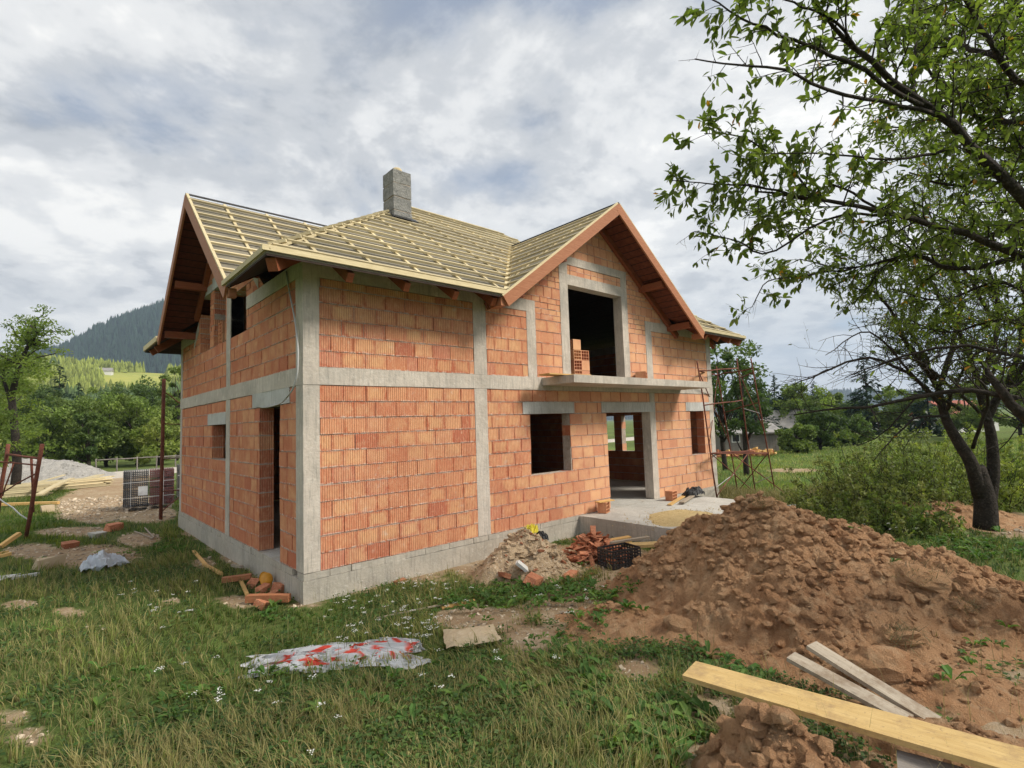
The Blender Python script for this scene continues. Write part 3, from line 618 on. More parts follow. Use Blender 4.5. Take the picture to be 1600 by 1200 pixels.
def timber(name, p, q, w, h, mat, up=(0, 0, 1), parent=house):
    p, q = np.array(p, float), np.array(q, float); mb = MB(); mb.bar(-(q-p)/2, (q-p)/2, w, h, up); o = mb.build(name, M[mat], parent); o.location = (p+q)/2; return o
zt = E0+.04
# eave boards
timber('eave_board', (-OV-.06, -OV-.02, zt), (XG-HG+.02, -OV-.02, zt), .03, .075, 'batten'); timber('eave_board', (XG+HG, -OV-.02, zt), (HL+OV+.05, -OV-.02, zt), .03, .075, 'batten')
timber('eave_board', (-OV-.02, -OV-.03, zt), (-OV-.02, YG-HGL+.05, zt-.01), .03, .075, 'batten'); timber('eave_board', (-OV-.02, YG+HGL+.02, zt), (-OV-.02, HW+OV, zt), .035, .13, 'batten')
timber('eave_board', (HL+OV+.02, -OV, zt), (HL+OV+.02, HW+OV, zt), .035, .13, 'batten'); timber('eave_board', (-OV, HW+OV+.02, zt), (HL+OV, HW+OV+.02, zt), .035, .13, 'batten')
# barge boards: stained board and a pale batten on its upper edge
def verge(p, q, out, mat='barge'):
    p, q = np.array(p, float), np.array(q, float); d = (q-p)/np.linalg.norm(q-p); up = np.cross(np.cross(d, (0, 0, 1)), d); up /= np.linalg.norm(up); o = np.array(out)
    timber('barge_board', p+o*.02-up*.075, q+o*.02-up*.075, .04, .215, mat, up); timber('verge_batten', p+o*.006+up*.05, q+o*.006+up*.05, .05, .035, 'batten', up)
verge((XG-HG-.09, -OV, E0-.09*SG), (XG, -OV, ZG), (0, -1, 0)); verge((XG+HG+.09, -OV, E0-.09*SG), (XG, -OV-.002, ZG), (0, -1, 0))
verge((XV, YG-HGL-.08, E0-.08*SGL), (XV, YG, ZGL), (-1, 0, 0)); verge((XV-.002, YG+HGL, E0), (XV-.002, YG, ZGL), (-1, 0, 0))
timber('foot_block', (XG-HG-.06, -OV+.01, E0-.13), (XG-HG-.06, -OV+.32, E0-.13), .14, .15, 'barge'); timber('foot_block', (XG+HG+.06, -OV+.01, E0-.13), (XG+HG+.06, -OV+.3, E0-.13), .13, .14, 'barge'); timber('foot_block', (XV+.01, YG-HGL-.05, E0-.13), (XV+.12, YG-HGL-.05, E0-.13), .13, .14, 'barge')
# ridge and hip strips
for a, b in (((XG, -OV-.03, ZG+.05), (XG, 3.0, ZG+.05)), ((XV-.03, YG, ZGL+.05), (2.9, YG, ZGL+.05))): timber('ridge_strip', a, b, .035, .03, 'sheet')
for a, b in (((-OV, -OV, E0+.02), (MAIN_Y, MAIN_Y, MAIN_Z+.02)), ((HL+OV, -OV, E0+.02), (HL+OV-5.265, MAIN_Y, MAIN_Z+.02)), ((MAIN_Y, MAIN_Y, MAIN_Z+.03), (HL+OV-5.265, MAIN_Y, MAIN_Z+.03)),
             ((XG-HG, -OV, E0+.03), (XG, -OV+(ZG-E0)/TP, ZG+.03)), ((XG+HG, -OV, E0+.03), (XG, -OV+(ZG-E0)/TP, ZG+.03)), ((-OV, YG-HGL, E0+.03), (2.93, YG, ZGL+.03))): timber('hip_batten', a, b, .11, .035, 'batten')
for k in range(17):                                              # short ends standing proud along the hip
    t = 0.04+k*0.056; p = np.array([-OV, -OV, E0+.06])*(1-t)+np.array([MAIN_Y, MAIN_Y, MAIN_Z+.06])*t; s = rr.uniform(-.5, .5)
    timber('hip_spacer', p+(-.10, .06, -.02), p+(.08+.04*s, -.10, .02), .05, .045, 'batten')
# rafter tails
def rafter(x, y, dx, dy, ln=1.0, s=TP, name='rafter', w=.10, h=.15):
    p = np.array([x, y, E0-.14]); q = p+np.array([dx*ln, dy*ln, s*ln]); timber(name, p, q, w, h, 'stain')
x = 0.55
for x in (0.45, 1.40, 2.35, 3.2): rafter(x, -OV+.10, 0, 1)
for x in (10.9, 11.6, 12.3): rafter(x, -OV+.07, 0, 1)
rafter(-OV+.1, -OV+.1, .707, .707, 1.4, TP*.7071*1.0, 'hip_rafter', .14, .18); rafter(HL+OV-.1, -OV+.1, -.707, .707, 1.4, TP*.7071, 'hip_rafter', .14, .18)
for y in (0.2, 1.1, 2.0, 8.3, 9.2): rafter(HL+OV-.07, y, -1, 0)
for y in (8.4, 9.2): rafter(-OV+.07, y, 1, 0)
# purlins that carry the gable overhangs
for dx, z in ((0, ZG-.2), (-1.85, ZG-1.85*SG-.2), (1.85, ZG-1.85*SG-.2), (-3.1, ZG-3.1*SG-.2), (3.1, ZG-3.1*SG-.2)): timber('purlin', (XG+dx, -OV+.06, z), (XG+dx, .4, z), .14, .16, 'stain')
for dy, z in ((0, ZGL-.2), (-1.6, ZGL-1.6*SGL-.2), (1.6, ZGL-1.6*SGL-.2), (2.8, ZGL-2.8*SGL-.2)): timber('purlin', (XV+.06, YG+dy, z), (.4, YG+dy, z), .14, .16, 'stain')
for sx in (-1, 1):                                               # rafter against the gable wall
    timber('gable_rafter', (XG+sx*(HG-.1), -.06, E0-.12+.1*SG-.02), (XG+sx*.05, -.06, ZG-.14-.05*SG), .09, .15, 'stain', (-sx*-SG, 0, 1))
    timber('gable_rafter', (-.06, YG+sx*(HGL-.75), E0-.14+.75*SGL), (-.06, YG+sx*.05, ZGL-.16), .09, .15, 'stain', (0, sx*SGL, 1))
# chimney
chim = MB(); cx0, cx1, cy0, cy1 = 3.15, 3.63, 2.8, 3.3
chim.span((cx0+.014, cy0+.014, 6.6), (cx1-.014, cy1-.014, 8.12)); chimney = chim.build('chimney', M['mortar'], house)
for k in range(5):
    z0 = 6.50+k*.333; rough_box('chimney_block', M['block'], (cx0+hb.normal(0, .004), cy0+hb.normal(0, .004), z0), (cx1+hb.normal(0, .004), cy1+hb.normal(0, .004), z0+.308), chimney, .006, .1)
mb = MB(); th = np.linspace(0, 2*np.pi, 17)[:-1]
mb.tube([(0, 0, 0), (0, 0, .10), (0, 0, .135)], [.125, .125, .10], 16); o = mb.build('flue_liner', M['liner'], chimney, smooth=True); o.location = ((cx0+cx1)/2, (cy0+cy1)/2, 8.15)
mb = MB(); mb.box((3.39, 2.72, 6.96), (.66, .2, .02), rotm(0, math.atan(TP))); mb.build('flashing', M['dark'], chimney)
# ------------------------------------------------------------------ terrain
def gz(x, y):
    x = np.asarray(x, float); y = np.asarray(y, float)
    z = -0.43 + 0.40*sstep((-y-0.2)/7.4)
    d = np.hypot(x-2, y+2); amp = sstep((d-2)/30)
    z = z + (fbm(x*0.5, y*0.5, seed=3, oc=3)-0.5)*0.10*sstep((np.maximum(np.maximum(-x, x-HL), -y)-0.2)/1.5) + (fbm(x*0.03, y*0.03, seed=9, oc=2)-0.5)*0.9*amp*sstep((y-14)/40)
    z = z - 0.55*sstep((x-9)/14)*sstep((y+6)/6)                     # the meadow right of the house lies lower
    return z
_T = np.geomspace(0.8, 200, 170)
def G(px, py):
    """where a sight line of the survey meets the ground"""
    d = ray(px, py)
    def first(T):
        P = CAM+d*T[:, None]; below = P[:, 2] < gz(P[:, 0], P[:, 1]); k = int(np.argmax(below)) if below.any() else len(T)-1; return max(k, 1)
    k = first(_T); T2 = np.linspace(_T[k-1], _T[k], 24); return CAM+d*T2[first(T2)]
# bare patches surveyed from the photograph: (x, y, half width, half height) in pixels of the picture, strength
bare_px = [(130, 868, 100, 22, 1), (55, 862, 60, 14, .9), (215, 842, 40, 14, .9), (110, 830, 70, 10, .9), (155, 800, 45, 22, 1.1), (190, 772, 40, 22, 1.2), (225, 800, 55, 18, 1.1), (30, 945, 35, 9, .9), (108, 957, 30, 9, .9), (270, 940, 22, 8, .8), (150, 980, 40, 8, .5),
           (745, 965, 75, 26, 1.1), (830, 1000, 40, 22, 1.1), (800, 880, 110, 34, 1.2), (930, 870, 90, 24, 1.1), (880, 940, 60, 30, .9), (1020, 890, 60, 24, .9), (660, 905, 80, 14, .45), (480, 945, 60, 10, .6), (380, 940, 55, 14, .7), (50, 1150, 60, 30, .55), (20, 1120, 50, 20, .5), (960, 975, 60, 30, .9), (1000, 1050, 50, 30, .6), (1100, 1120, 90, 40, .55), (320, 880, 26, 16, .6), (1590, 830, 60, 14, .8), (1240, 735, 50, 4, .9), (1200, 775, 60, 10, .5)]
bare = []
for cx, cy, rx, ry, s in bare_px:
    c = G(cx, cy); a = G(cx+rx, cy); b = G(cx, cy+ry)
    bare.append((c[0], c[1], (a-c)[:2], (b-c)[:2], s))
def dirt(x, y):
    x = np.asarray(x, float); y = np.asarray(y, float); m = np.zeros_like(x)
    for cx, cy, a, b, s in bare:
        A = np.linalg.inv(np.stack([a, b], 1)); dx, dy = x-cx, y-cy; p, q = A[0, 0]*dx+A[0, 1]*dy, A[1, 0]*dx+A[1, 1]*dy
        m = np.maximum(m, s*np.clip(1.35-np.sqrt(p*p+q*q), 0, 1)*1.1)
    tr = np.abs(x-(-1.0+0.06*(y-10)+0.5*np.sin(y*.25)))-1.1         # worn track from the road to the house
    m = np.maximum(m, 0.9*np.clip(0.9-tr, 0, 1)*sstep((y-11.5)/3)*sstep((40-y)/6))
    wl = np.maximum(np.maximum(-x, x-HL), np.maximum(-y, y-HW)); m = np.maximum(m, .75*np.clip(1-np.abs(wl)/0.42, 0, 1)*(fbm(x*1.3, y*1.3, seed=6)+.3))
    return m*(.55+.9*fbm(x*1.7, y*1.7, seed=37, oc=5, gain=.6)) + (fbm(x*1.1, y*1.1, seed=31)-0.5)*0.3 + (fbm(x*4.1, y*4.1, seed=39)-0.5)*0.35*(m > .05)
def build_ground():
    na, nr = 520, 230; c0 = np.array([-2.4, -7.3]); r = np.concatenate([np.geomspace(0.25, 4000, nr)]); th = np.linspace(0, 2*np.pi, na, endpoint=False)
    R_, T_ = np.meshgrid(r, th, indexing='ij'); X = c0[0]+R_*np.cos(T_); Y = c0[1]+R_*np.sin(T_); Z = gz(X, Y)
    Z = Z + (fbm(X*3.1, Y*3.1, seed=77, oc=3)-0.5)*0.05*(R_ < 30)
    V = np.stack([X, Y, Z], -1).reshape(-1, 3); V = np.vstack([V, [[c0[0], c0[1], float(gz(*c0))]]])
    i = np.arange(nr-1)[:, None]*na; j = np.arange(na)[None]; j2 = (j+1) % na
    F = np.stack([i+j, i+na+j, i+na+j2, i+j2], -1).reshape(-1, 4)
    C = np.zeros((len(V), 3)); C[:, 0] = np.clip(dirt(V[:, 0], V[:, 1]), 0, 1.3)*(np.hypot(V[:, 0], V[:, 1]) < 70)
    C[:, 0] = np.maximum(C[:, 0], np.clip(1.15+mound_h(V[:, 0], V[:, 1])*3.5, 0, 1.1))
    mb = MB(); mb.add(V, F, C); mb.F3.append(np.stack([np.full(na, len(V)-1), np.arange(na), (np.arange(na)+1) % na], -1))
    mb.build('ground', M['ground'], smooth=True, kind='structure', label='rough meadow ground with worn bare patches around the house')
def strip(name, pts, half, mat, lift, **k):
    P = np.array(pts, float); n = 60; t = np.linspace(0, len(P)-1, n); xs = np.interp(t, np.arange(len(P)), P[:, 0]); ys = np.interp(t, np.arange(len(P)), P[:, 1])
    d = np.stack([np.gradient(xs), np.gradient(ys)], -1); d /= np.linalg.norm(d, axis=1)[:, None]; nn = np.stack([-d[:, 1], d[:, 0]], -1); rg = np.random.default_rng(3); mb = MB(); V = []
    w = np.array([-1, -.6, -.2, .2, .6, 1.0])
    for i in range(n):
        for q in w:
            h = half*(1+.12*(rg.random()-.5)*(abs(q) == 1)); x, y = xs[i]+nn[i, 0]*q*h, ys[i]+nn[i, 1]*q*h; V.append((x, y, float(gz(x, y))+lift*(1-abs(q)**4)-0.01*(abs(q) == 1)))
    m = len(w); i = np.arange(n-1)[:, None]*m; j = np.arange(m-1)[None]; F = np.stack([i+j+1, i+j, i+m+j, i+m+j+1], -1).reshape(-1, 4)
    mb.add(V, F); mb.build(name, mat, smooth=True, kind='structure', **k)
strip('gravel_road', [(-3, 33), (2, 34.5), (10, 35.5), (30, 37), (80, 44)], 3.2, M['road'], 0.09, label='pale gravel road passing behind the house')

# ------------------------------------------------------------------ hills with their far woods
def hill(name, fn, x0, x1, y0, y1, nx, ny, mat, **k):
    X, Y = np.meshgrid(np.linspace(x0, x1, nx), np.linspace(y0, y1, ny), indexing='ij'); Z = fn(X, Y)
    i = np.arange(nx-1)[:, None]*ny; j = np.arange(ny-1)[None]; F = np.stack([i+j, i+ny+j, i+ny+j+1, i+j+1], -1).reshape(-1, 4)
    mb = MB(); mb.add(np.stack([X, Y, Z], -1).reshape(-1, 3), F); return mb.build(name, mat, smooth=True, kind='structure', **k)
def dirxy(px): d = ray(px, 640)[:2]; return d/np.linalg.norm(d)
def hmount(X, Y):                                                  # long wooded mountain behind the left gable
    A = np.arctan2(X-CAM[0], Y-CAM[1]); D = np.hypot(X-CAM[0], Y-CAM[1])
    a = A*180/np.pi
    prof = np.interp(a, [-60, -30, -8, -3, -0.5, 1, 3.5, 6.5, 9.5, 12, 20, 26, 30, 36], [50, 70, 90, 120, 150, 168, 208, 250, 290, 340, 310, 190, 60, -5])
    prof = prof*(1+.05*(fbm(a*.9, a*0, seed=8)-.5))
    return -6+prof*sstep((D-800)/560)*(1-.15*sstep((D-1500)/600))+(fbm(X*.004, Y*.004, seed=2)-.5)*30*sstep((D-800)/300)
def hmid(X, Y):                                                    # lower sunny slope with a clearing
    A = np.arctan2(X-CAM[0], Y-CAM[1])*180/np.pi; D = np.hypot(X-CAM[0], Y-CAM[1])
    prof = np.interp(A, [-60, -30, -5, 0, 6, 12, 20, 28, 34], [50, 54, 53, 52, 51, 50, 40, 8, -3])
    return -3+prof*sstep((D-170)/330)+(fbm(X*.01, Y*.01, seed=12)-.5)*8*sstep((D-170)/100)
def hfar(X, Y):
    D = np.hypot(X-CAM[0], Y-CAM[1]); A = np.arctan2(X-CAM[0], Y-CAM[1])*180/np.pi
    prof = np.interp(A, [40, 52, 62, 70, 74, 78, 84, 92, 105, 120], [0, 25, 36, 60, 74, 60, 42, 50, 30, 0]); return -8+prof*sstep((D-1500)/700)
hill('mountain', hmount, -1300, 1100, 560, 2150, 130, 90, m_rough('mountain_forest_floor', (0.03, 0.05, 0.022), (0.05, 0.07, 0.03), None, .02, .3, 1), label='dark blue-green mountain rising behind the left gable')
hill('hillside', hmid, -420, 300, 120, 640, 90, 70, m_rough('hillside_meadow', (0.36, 0.36, 0.08), (0.27, 0.30, 0.07), (0.42, 0.38, 0.12), .03, .8, .2), label='sunny yellow-green hillside below the dark mountain')  # meadow colours brightened, sunlight put into the colour
hill('far_hill', hfar, 1100, 2600, -900, 1700, 40, 60, m_rough('far_hill_wood', (0.03, 0.05, 0.025), (0.045, 0.065, 0.03), None, .02, .3, 1), label='low blue ridge on the horizon at right')
def conifer_cloud(P, h, r, cols, rg, tiers=3, k=6):
    """many small stepped cones: P base points, h heights, r radii"""
    n = len(P); V = []; F = []; C = []
    th = np.arange(k)*2*np.pi/k
    for t in range(tiers):
        z0 = 0.08+0.85*t/tiers*0.95; z1 = min(1.0, z0+1.15/tiers+0.12); rr_ = (1-t/tiers*.85)
        a = th[None]+rg.uniform(0, 6, (n, 1)); rad = r[:, None]*rr_*rg.uniform(.75, 1.2, (n, k))
        ring = np.stack([P[:, 0:1]+np.cos(a)*rad, P[:, 1:2]+np.sin(a)*rad, P[:, 2:3]+h[:, None]*(z0+rg.uniform(-.05, .03, (n, k)))], -1)
        tip = np.stack([P[:, 0], P[:, 1], P[:, 2]+h*z1], -1)[:, None]
        v = np.concatenate([ring, tip], 1); base = np.arange(n)[:, None, None]*(k+1); j = np.arange(k)
        f = base+np.stack([j, (j+1) % k, np.full(k, k)], -1)[None]
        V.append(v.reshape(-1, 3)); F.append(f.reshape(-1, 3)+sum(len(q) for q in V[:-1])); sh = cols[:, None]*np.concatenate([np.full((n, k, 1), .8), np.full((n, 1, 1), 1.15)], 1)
        C.append(sh.reshape(-1, 3))
    return np.vstack(V), np.vstack(F), np.vstack(C)
def scatter_polar(rg, n, a0, a1, d0, d1):
    a = np.radians(rg.uniform(a0, a1, n)); d = np.sqrt(rg.uniform(d0*d0, d1*d1, n)); return CAM[0]+np.sin(a)*d, CAM[1]+np.cos(a)*d, d
rg = np.random.default_rng(41)
x, y, d = scatter_polar(rg, 15000, -14, 20, 860, 1500); z = hmount(x, y)
cols = np.array([0.022, 0.05, 0.03])*rg.uniform(.6, 1.5, (len(x), 1))*np.array([1, 1, 1]); mb = MB()
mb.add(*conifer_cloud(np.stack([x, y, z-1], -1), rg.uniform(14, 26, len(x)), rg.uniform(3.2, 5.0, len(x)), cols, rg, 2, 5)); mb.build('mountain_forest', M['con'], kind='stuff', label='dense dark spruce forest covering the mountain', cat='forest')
x, y, d = scatter_polar(rg, 9000, -12, 24, 250, 520); ang = np.degrees(np.arctan2(x-CAM[0], y-CAM[1]))
z = hmid(x, y); pp = project(np.stack([x, y, z], -1)); clear = (pp[:, 0] > 158) & (pp[:, 0] < 262) & (pp[:, 1] > 582) & (pp[:, 1] < 615); keep = ~clear & (fbm(x*.02, y*.02, seed=5) > .40); x, y, z, d = x[keep], y[keep], z[keep], d[keep]
mixv = fbm(x*.012, y*.012, seed=71)[:, None]; cols = np.where(mixv > .5, np.array([0.25, 0.29, 0.06]), np.array([0.10, 0.155, 0.045]))*rg.uniform(.65, 1.4, (len(x), 1)); mb = MB()  # crown colours brightened to stand in for sunlight
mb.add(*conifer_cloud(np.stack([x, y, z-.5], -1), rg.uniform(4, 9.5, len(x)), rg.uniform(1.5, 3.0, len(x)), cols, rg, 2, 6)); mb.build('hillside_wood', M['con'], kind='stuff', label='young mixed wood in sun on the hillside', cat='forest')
x, y, d = scatter_polar(rg, 3000, 48, 100, 1750, 2400); z = hfar(x, y); cols = np.array([0.025, 0.05, 0.025])*rg.uniform(.7, 1.4, (len(x), 1)); mb = MB()
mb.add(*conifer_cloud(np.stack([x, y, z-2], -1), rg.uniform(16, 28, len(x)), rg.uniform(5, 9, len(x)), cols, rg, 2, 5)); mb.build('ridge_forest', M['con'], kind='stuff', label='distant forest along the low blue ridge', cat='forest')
# small pale house on the clearing
c = on(163, 596, 'z', 30.0); cc = np.array([c[0], c[1], 0]); dd = 330.0; cc = at(163, 597, dd); zz = float(hmid(cc[0], cc[1]))
hs = empty('farmhouse', (cc[0], cc[1], zz), rz=-.3, label='tiny pale farmhouse on the clearing of the hillside', cat='house')
mb = MB(); mb.span((-4, -2.6, -1), (4, 2.6, 2.2)); mb.build('wall', M['wash'], hs); mb = MB(); mb.prism([(-4.3, -3, 2.0), (-4.3, 3, 2.0), (-4.3, 0, 4.2)], (8.6, 0, 0)); mb.build('roof', M['tin'], hs)
# air between here and the mountain
def build_haze():
    m = bpy.data.materials.new('haze_air'); m.use_nodes = True; nt = m.node_tree; nt.nodes.remove(nt.nodes['Principled BSDF'])
    v = nt.nodes.new('ShaderNodeVolumePrincipled'); v.inputs['Color'].default_value = (0.62, 0.78, 1.0, 1); v.inputs['Density'].default_value = 0.00028; v.inputs['Anisotropy'].default_value = 0.2
    nt.links.new(v.outputs[0], nt.nodes['Material Output'].inputs['Volume'])
    mb = MB(); mb.span((-4300, -4300, -12), (4300, 4300, 480)); mb.build('haze', m, kind='stuff', label='thin bluish haze over the valley', cat='haze')
if HAZE: build_haze()
# ------------------------------------------------------------------ heaps
class Heap:
    def __init__(s, pts, slope, rnd, namp, seed, fr=1.0, lf=1.0): s.fr = fr; s.lf = lf; s.p = np.array([at(*q) for q in pts]); s.sl, s.rnd, s.na, s.seed = slope, rnd, namp, seed
    def z(s, x, y):
        x = np.asarray(x, float); y = np.asarray(y, float); T = np.full(x.shape, -9.0)
        wx = x+(fbm(x*1.6, y*1.6, seed=s.seed+1)-.5)*.6; wy = y+(fbm(x*1.6+5, y*1.6, seed=s.seed+2)-.5)*.6
        for i in range(max(1, len(s.p)-1)):
            a = s.p[i]; b = s.p[min(i+1, len(s.p)-1)]; e = b-a; l2 = e[0]**2+e[1]**2+1e-9; t = np.clip(((wx-a[0])*e[0]+(wy-a[1])*e[1])/l2, 0, 1); ex, ey = wx-a[0]-t*e[0], wy-a[1]-t*e[1]; f = -(ex*CW[0]+ey*CW[1])/math.hypot(CW[0], CW[1]); l = ex*CR[0]+ey*CR[1]; l = np.where(l < 0, l*s.lf, l); d = np.hypot(l, np.where(f > 0, f*s.fr, f))
            T = np.maximum(T, a[2]+t*e[2]-s.sl*(np.sqrt(d*d+s.rnd**2)-s.rnd))
        return T
    def top(s, x, y):
        """ground plus heap with its clods"""
        g = gz(x, y); h = s.z(x, y)-g; f = sstep((h+.02)/.25)
        n = (fbm(x*2.1, y*2.1, seed=s.seed+3, oc=3)-.5)*1.3+(fbm(x*7, y*7, seed=s.seed+4, oc=3)-.5)*.6
        v = np.abs(vnoise(x*4.6, y*4.6, seed=s.seed+7)-.5)*2; n = n+(.35-v)*.22+(fbm(x*13, y*13, seed=s.seed+5, oc=4, gain=.62)-.5)*.75
        return g+np.maximum(h, -.06)+f*n*s.na
big_heap = Heap([(1155, 800, 7.1), (1172, 782, 7.0), (1230, 800, 6.9), (1330, 826, 6.5), (1440, 862, 5.9), (1560, 912, 5.4), (1700, 985, 5.0)], .58, .18, .165, 100, .64, 1.2)
apron2 = Heap([(1150, 960, 5.6), (1250, 968, 5.3), (1380, 985, 4.9), (1500, 1005, 4.6), (1640, 1030, 4.3)], .3, .3, .15, 145)
apron3 = Heap([(1420, 1120, 3.5), (1520, 1150, 3.2), (1680, 1190, 3.0)], .3, .2, .1, 147)
apron = Heap([(960, 960, 5.9), (1090, 990, 5.2), (1200, 1010, 4.7), (1330, 1030, 4.3), (1480, 1050, 4.0), (1600, 1100, 3.7), (1720, 1130, 3.6)], .34, .2, .15, 130)
small_heap = Heap([(1208, 1100, 2.95), (1250, 1135, 2.85), (1330, 1190, 2.7)], .95, .05, .10, 160)
tree_heap = Heap([(1420, 782, 10.6), (1500, 786, 10.2)], .35, .3, .10, 190)
def mound_h(x, y):
    x = np.asarray(x, float); y = np.asarray(y, float)
    if x.ndim:
        k = (x > -2) & (x < 17) & (y < 1.5) & (y > -12); r = np.full(x.shape, -9.0)
        if k.any(): r[k] = _mound_h(x[k], y[k])
        return r
    return float(_mound_h(x[None], y[None])[0])
def _mound_h(x, y):
    g = gz(x, y); return np.maximum.reduce([h.z(x, y)-g for h in (big_heap, apron, apron2, apron3, small_heap, tree_heap)])
build_ground()
def heap_mesh(name, fn, x0, x1, y0, y1, step, mat, seed, clods=0, **k):
    nx, ny = int((x1-x0)/step), int((y1-y0)/step); X, Y = np.meshgrid(np.linspace(x0, x1, nx), np.linspace(y0, y1, ny), indexing='ij'); Z = fn(X, Y); H = Z-gz(X, Y)
    i = np.arange(nx-1)[:, None]*ny; j = np.arange(ny-1)[None]; F = np.stack([i+j, i+ny+j, i+ny+j+1, i+j+1], -1).reshape(-1, 4); keep = (H.reshape(-1)[F].max(1) > -.035); F = F[keep]
    used = np.unique(F); mp = np.full(nx*ny, -1); mp[used] = np.arange(len(used)); V = np.stack([X, Y, Z], -1).reshape(-1, 3)[used]
    # overhang the clods a little so that they read as lumps, not as a blanket
    q = V[:, 0]*9, V[:, 1]*9, V[:, 2]*9; V = V+np.stack([(vnoise(*q, seed+1)-.5), (vnoise(*q, seed+2)-.5), (vnoise(*q, seed+3)-.5)], -1)*.055
    mb = MB(); mb.add(V, mp[F]); o = mb.build(name, mat, smooth=False, **k)
    if clods:
        rg = np.random.default_rng(seed); cm = MB(); n = 0; ph = (1+5**.5)/2
        ico = np.array([(-1, ph, 0), (1, ph, 0), (-1, -ph, 0), (1, -ph, 0), (0, -1, ph), (0, 1, ph), (0, -1, -ph), (0, 1, -ph), (ph, 0, -1), (ph, 0, 1), (-ph, 0, -1), (-ph, 0, 1)])/1.9
        IF = np.array([(0, 11, 5), (0, 5, 1), (0, 1, 7), (0, 7, 10), (0, 10, 11), (1, 5, 9), (5, 11, 4), (11, 10, 2), (10, 7, 6), (7, 1, 8), (3, 9, 4), (3, 4, 2), (3, 2, 6), (3, 6, 8), (3, 8, 9), (4, 9, 5), (2, 4, 11), (6, 2, 10), (8, 6, 7), (9, 8, 1)])
        xs, ys = rg.uniform(x0, x1, clods*4), rg.uniform(y0, y1, clods*4); zs = fn(xs, ys); hs = zs-gz(xs, ys); ok = np.where((hs > -.05) & (rg.random(clods*4) < .35+hs))[0][:clods]
        for q in ok:
            s = (.007+.062*rg.random()**6.5)*(1 if hs[q] > .1 else .7); v = ico*(1+rg.uniform(-.3, .3, (12, 1)))*np.array([1, 1, rg.uniform(.6, .9)])*s; cm.add(v@rotm(rg.uniform(0, 6), rg.uniform(-.5, .5)).T+[xs[q], ys[q], zs[q]+s*.3], IF)
        cm.build('clods', mat, o, smooth=False, kind='stuff')
    return o
def bounds(h, m): p = np.vstack([q.p for q in h]); return p[:, 0].min()-m, p[:, 0].max()+m, p[:, 1].min()-m, p[:, 1].max()+m
x0, x1, y0, y1 = bounds([big_heap, apron, apron2, apron3], 2.6)
heap_mesh('earth_mound', lambda x, y: np.maximum.reduce([h.top(x, y) for h in (big_heap, apron, apron2, apron3)]), x0, x1, y0, min(y1, -.6), .026, M['soil'], 7, 10000, label='large heap of reddish-brown excavated earth in front of the terrace', cat='mound')
x0, x1, y0, y1 = bounds([small_heap], .6); heap_mesh('earth_mound', small_heap.top, x0, x1, y0, y1, .015, M['soil'], 9, 1600, label='small pointed heap of clods in front of the long yellow plank', cat='mound')
x0, x1, y0, y1 = bounds([tree_heap], 1.6); heap_mesh('earth_mound', tree_heap.top, x0, x1, y0, y1, .06, M['soil'], 11, 500, label='low spread of brown earth beside the forked tree trunk', cat='mound')
def MG_(px, py):
    """place where a pixel's sight line meets heap or ground"""
    d = ray(px, py); T = np.arange(1.4, 11, .02); P = CAM+d*T[:, None]; top = np.maximum.reduce([h.top(P[:, 0], P[:, 1]) for h in (big_heap, apron, apron2, apron3, small_heap)]); b = P[:, 2] < top
    return P[int(np.argmax(b))] if b.any() else G(px, py)
def lump(name, px, py, size, mat, label, cat, seed, sub=2, amp=.35):
    """irregular stone or sod sitting on the heap"""
    rg = np.random.default_rng(seed); c = MG_(px, py); n, m = 14, 9; V = []
    for i in range(m+1):
        for j in range(n):
            a, b = math.pi*i/m, 2*math.pi*j/n; v = np.array([math.sin(a)*math.cos(b), math.sin(a)*math.sin(b), math.cos(a)]); r = 1+amp*2*(float(fbm(v[0]*1.6+5, v[1]*1.6+5, v[2]*1.6+seed, seed=seed, oc=3))-.5); V.append(v*r*np.array(size)*.5)
    F = [[i*n+j, (i+1)*n+j, (i+1)*n+(j+1) % n, i*n+(j+1) % n] for i in range(m) for j in range(n)]; mb = MB(); mb.add(np.array(V)@rotm(rg.uniform(0, 6), .2, .2).T, F); o = mb.build(name, M[mat], smooth=False, label=label, cat=cat); o.location = c+np.array([0, 0, size[2]*.12]); return c
lump('stone', 1266, 912, (.13, .11, .09), 'soil', 'pale round stone in the middle of the big earth heap', 'stone', 3); lump('stone', 1258, 940, (.1, .09, .08), 'soil', 'smaller stone just below the pale one on the heap', 'stone', 4); lump('stone', 1495, 975, (.12, .1, .09), 'soil', 'stone on the right flank of the big earth heap', 'stone', 6)
lump('earth_clod', 1370, 1050, (.5, .34, .3), 'soil', 'large reddish clod behind the grey weathered boards', 'clod', 8, amp=.5); lump('earth_clod', 1060, 980, (.3, .26, .18), 'soil', 'lone clod at the left foot of the big earth heap', 'clod', 9, amp=.5)
def sod(px, py, r, seed, label):
    c = lump('sod', px, py, (r*2.2, r*1.3, r*.8), 'soil', label, 'turf', seed, amp=.6); rg = np.random.default_rng(seed); n = 260; o = bpy.data.objects[[q.name for q in bpy.data.objects if q.name.startswith('sod')][-1]]
    P = rg.normal(0, 1, (n, 3))*np.array([r*.6, r*.45, r*.16]); P[:, 2] += r*.15; a = rg.uniform(0, 6.3, n); d = np.stack([np.cos(a), np.sin(a), rg.uniform(-.6, .7, n)], -1)*rg.uniform(.05, .16, n)[:, None]; s = np.stack([-np.sin(a), np.cos(a), np.zeros(n)], -1)*.004
    mb = MB(); mb.add(np.stack([P-s, P+s, P+d], 1).reshape(-1, 3), np.arange(n)[:, None]*3+[[0, 1, 2]], np.repeat(np.array([.20, .155, .075])*rg.uniform(.4, 1.2, (n, 1)), 3, 0)); mb.build('roots', M['grass'] if 'grass' in M else M['leaf'], o)
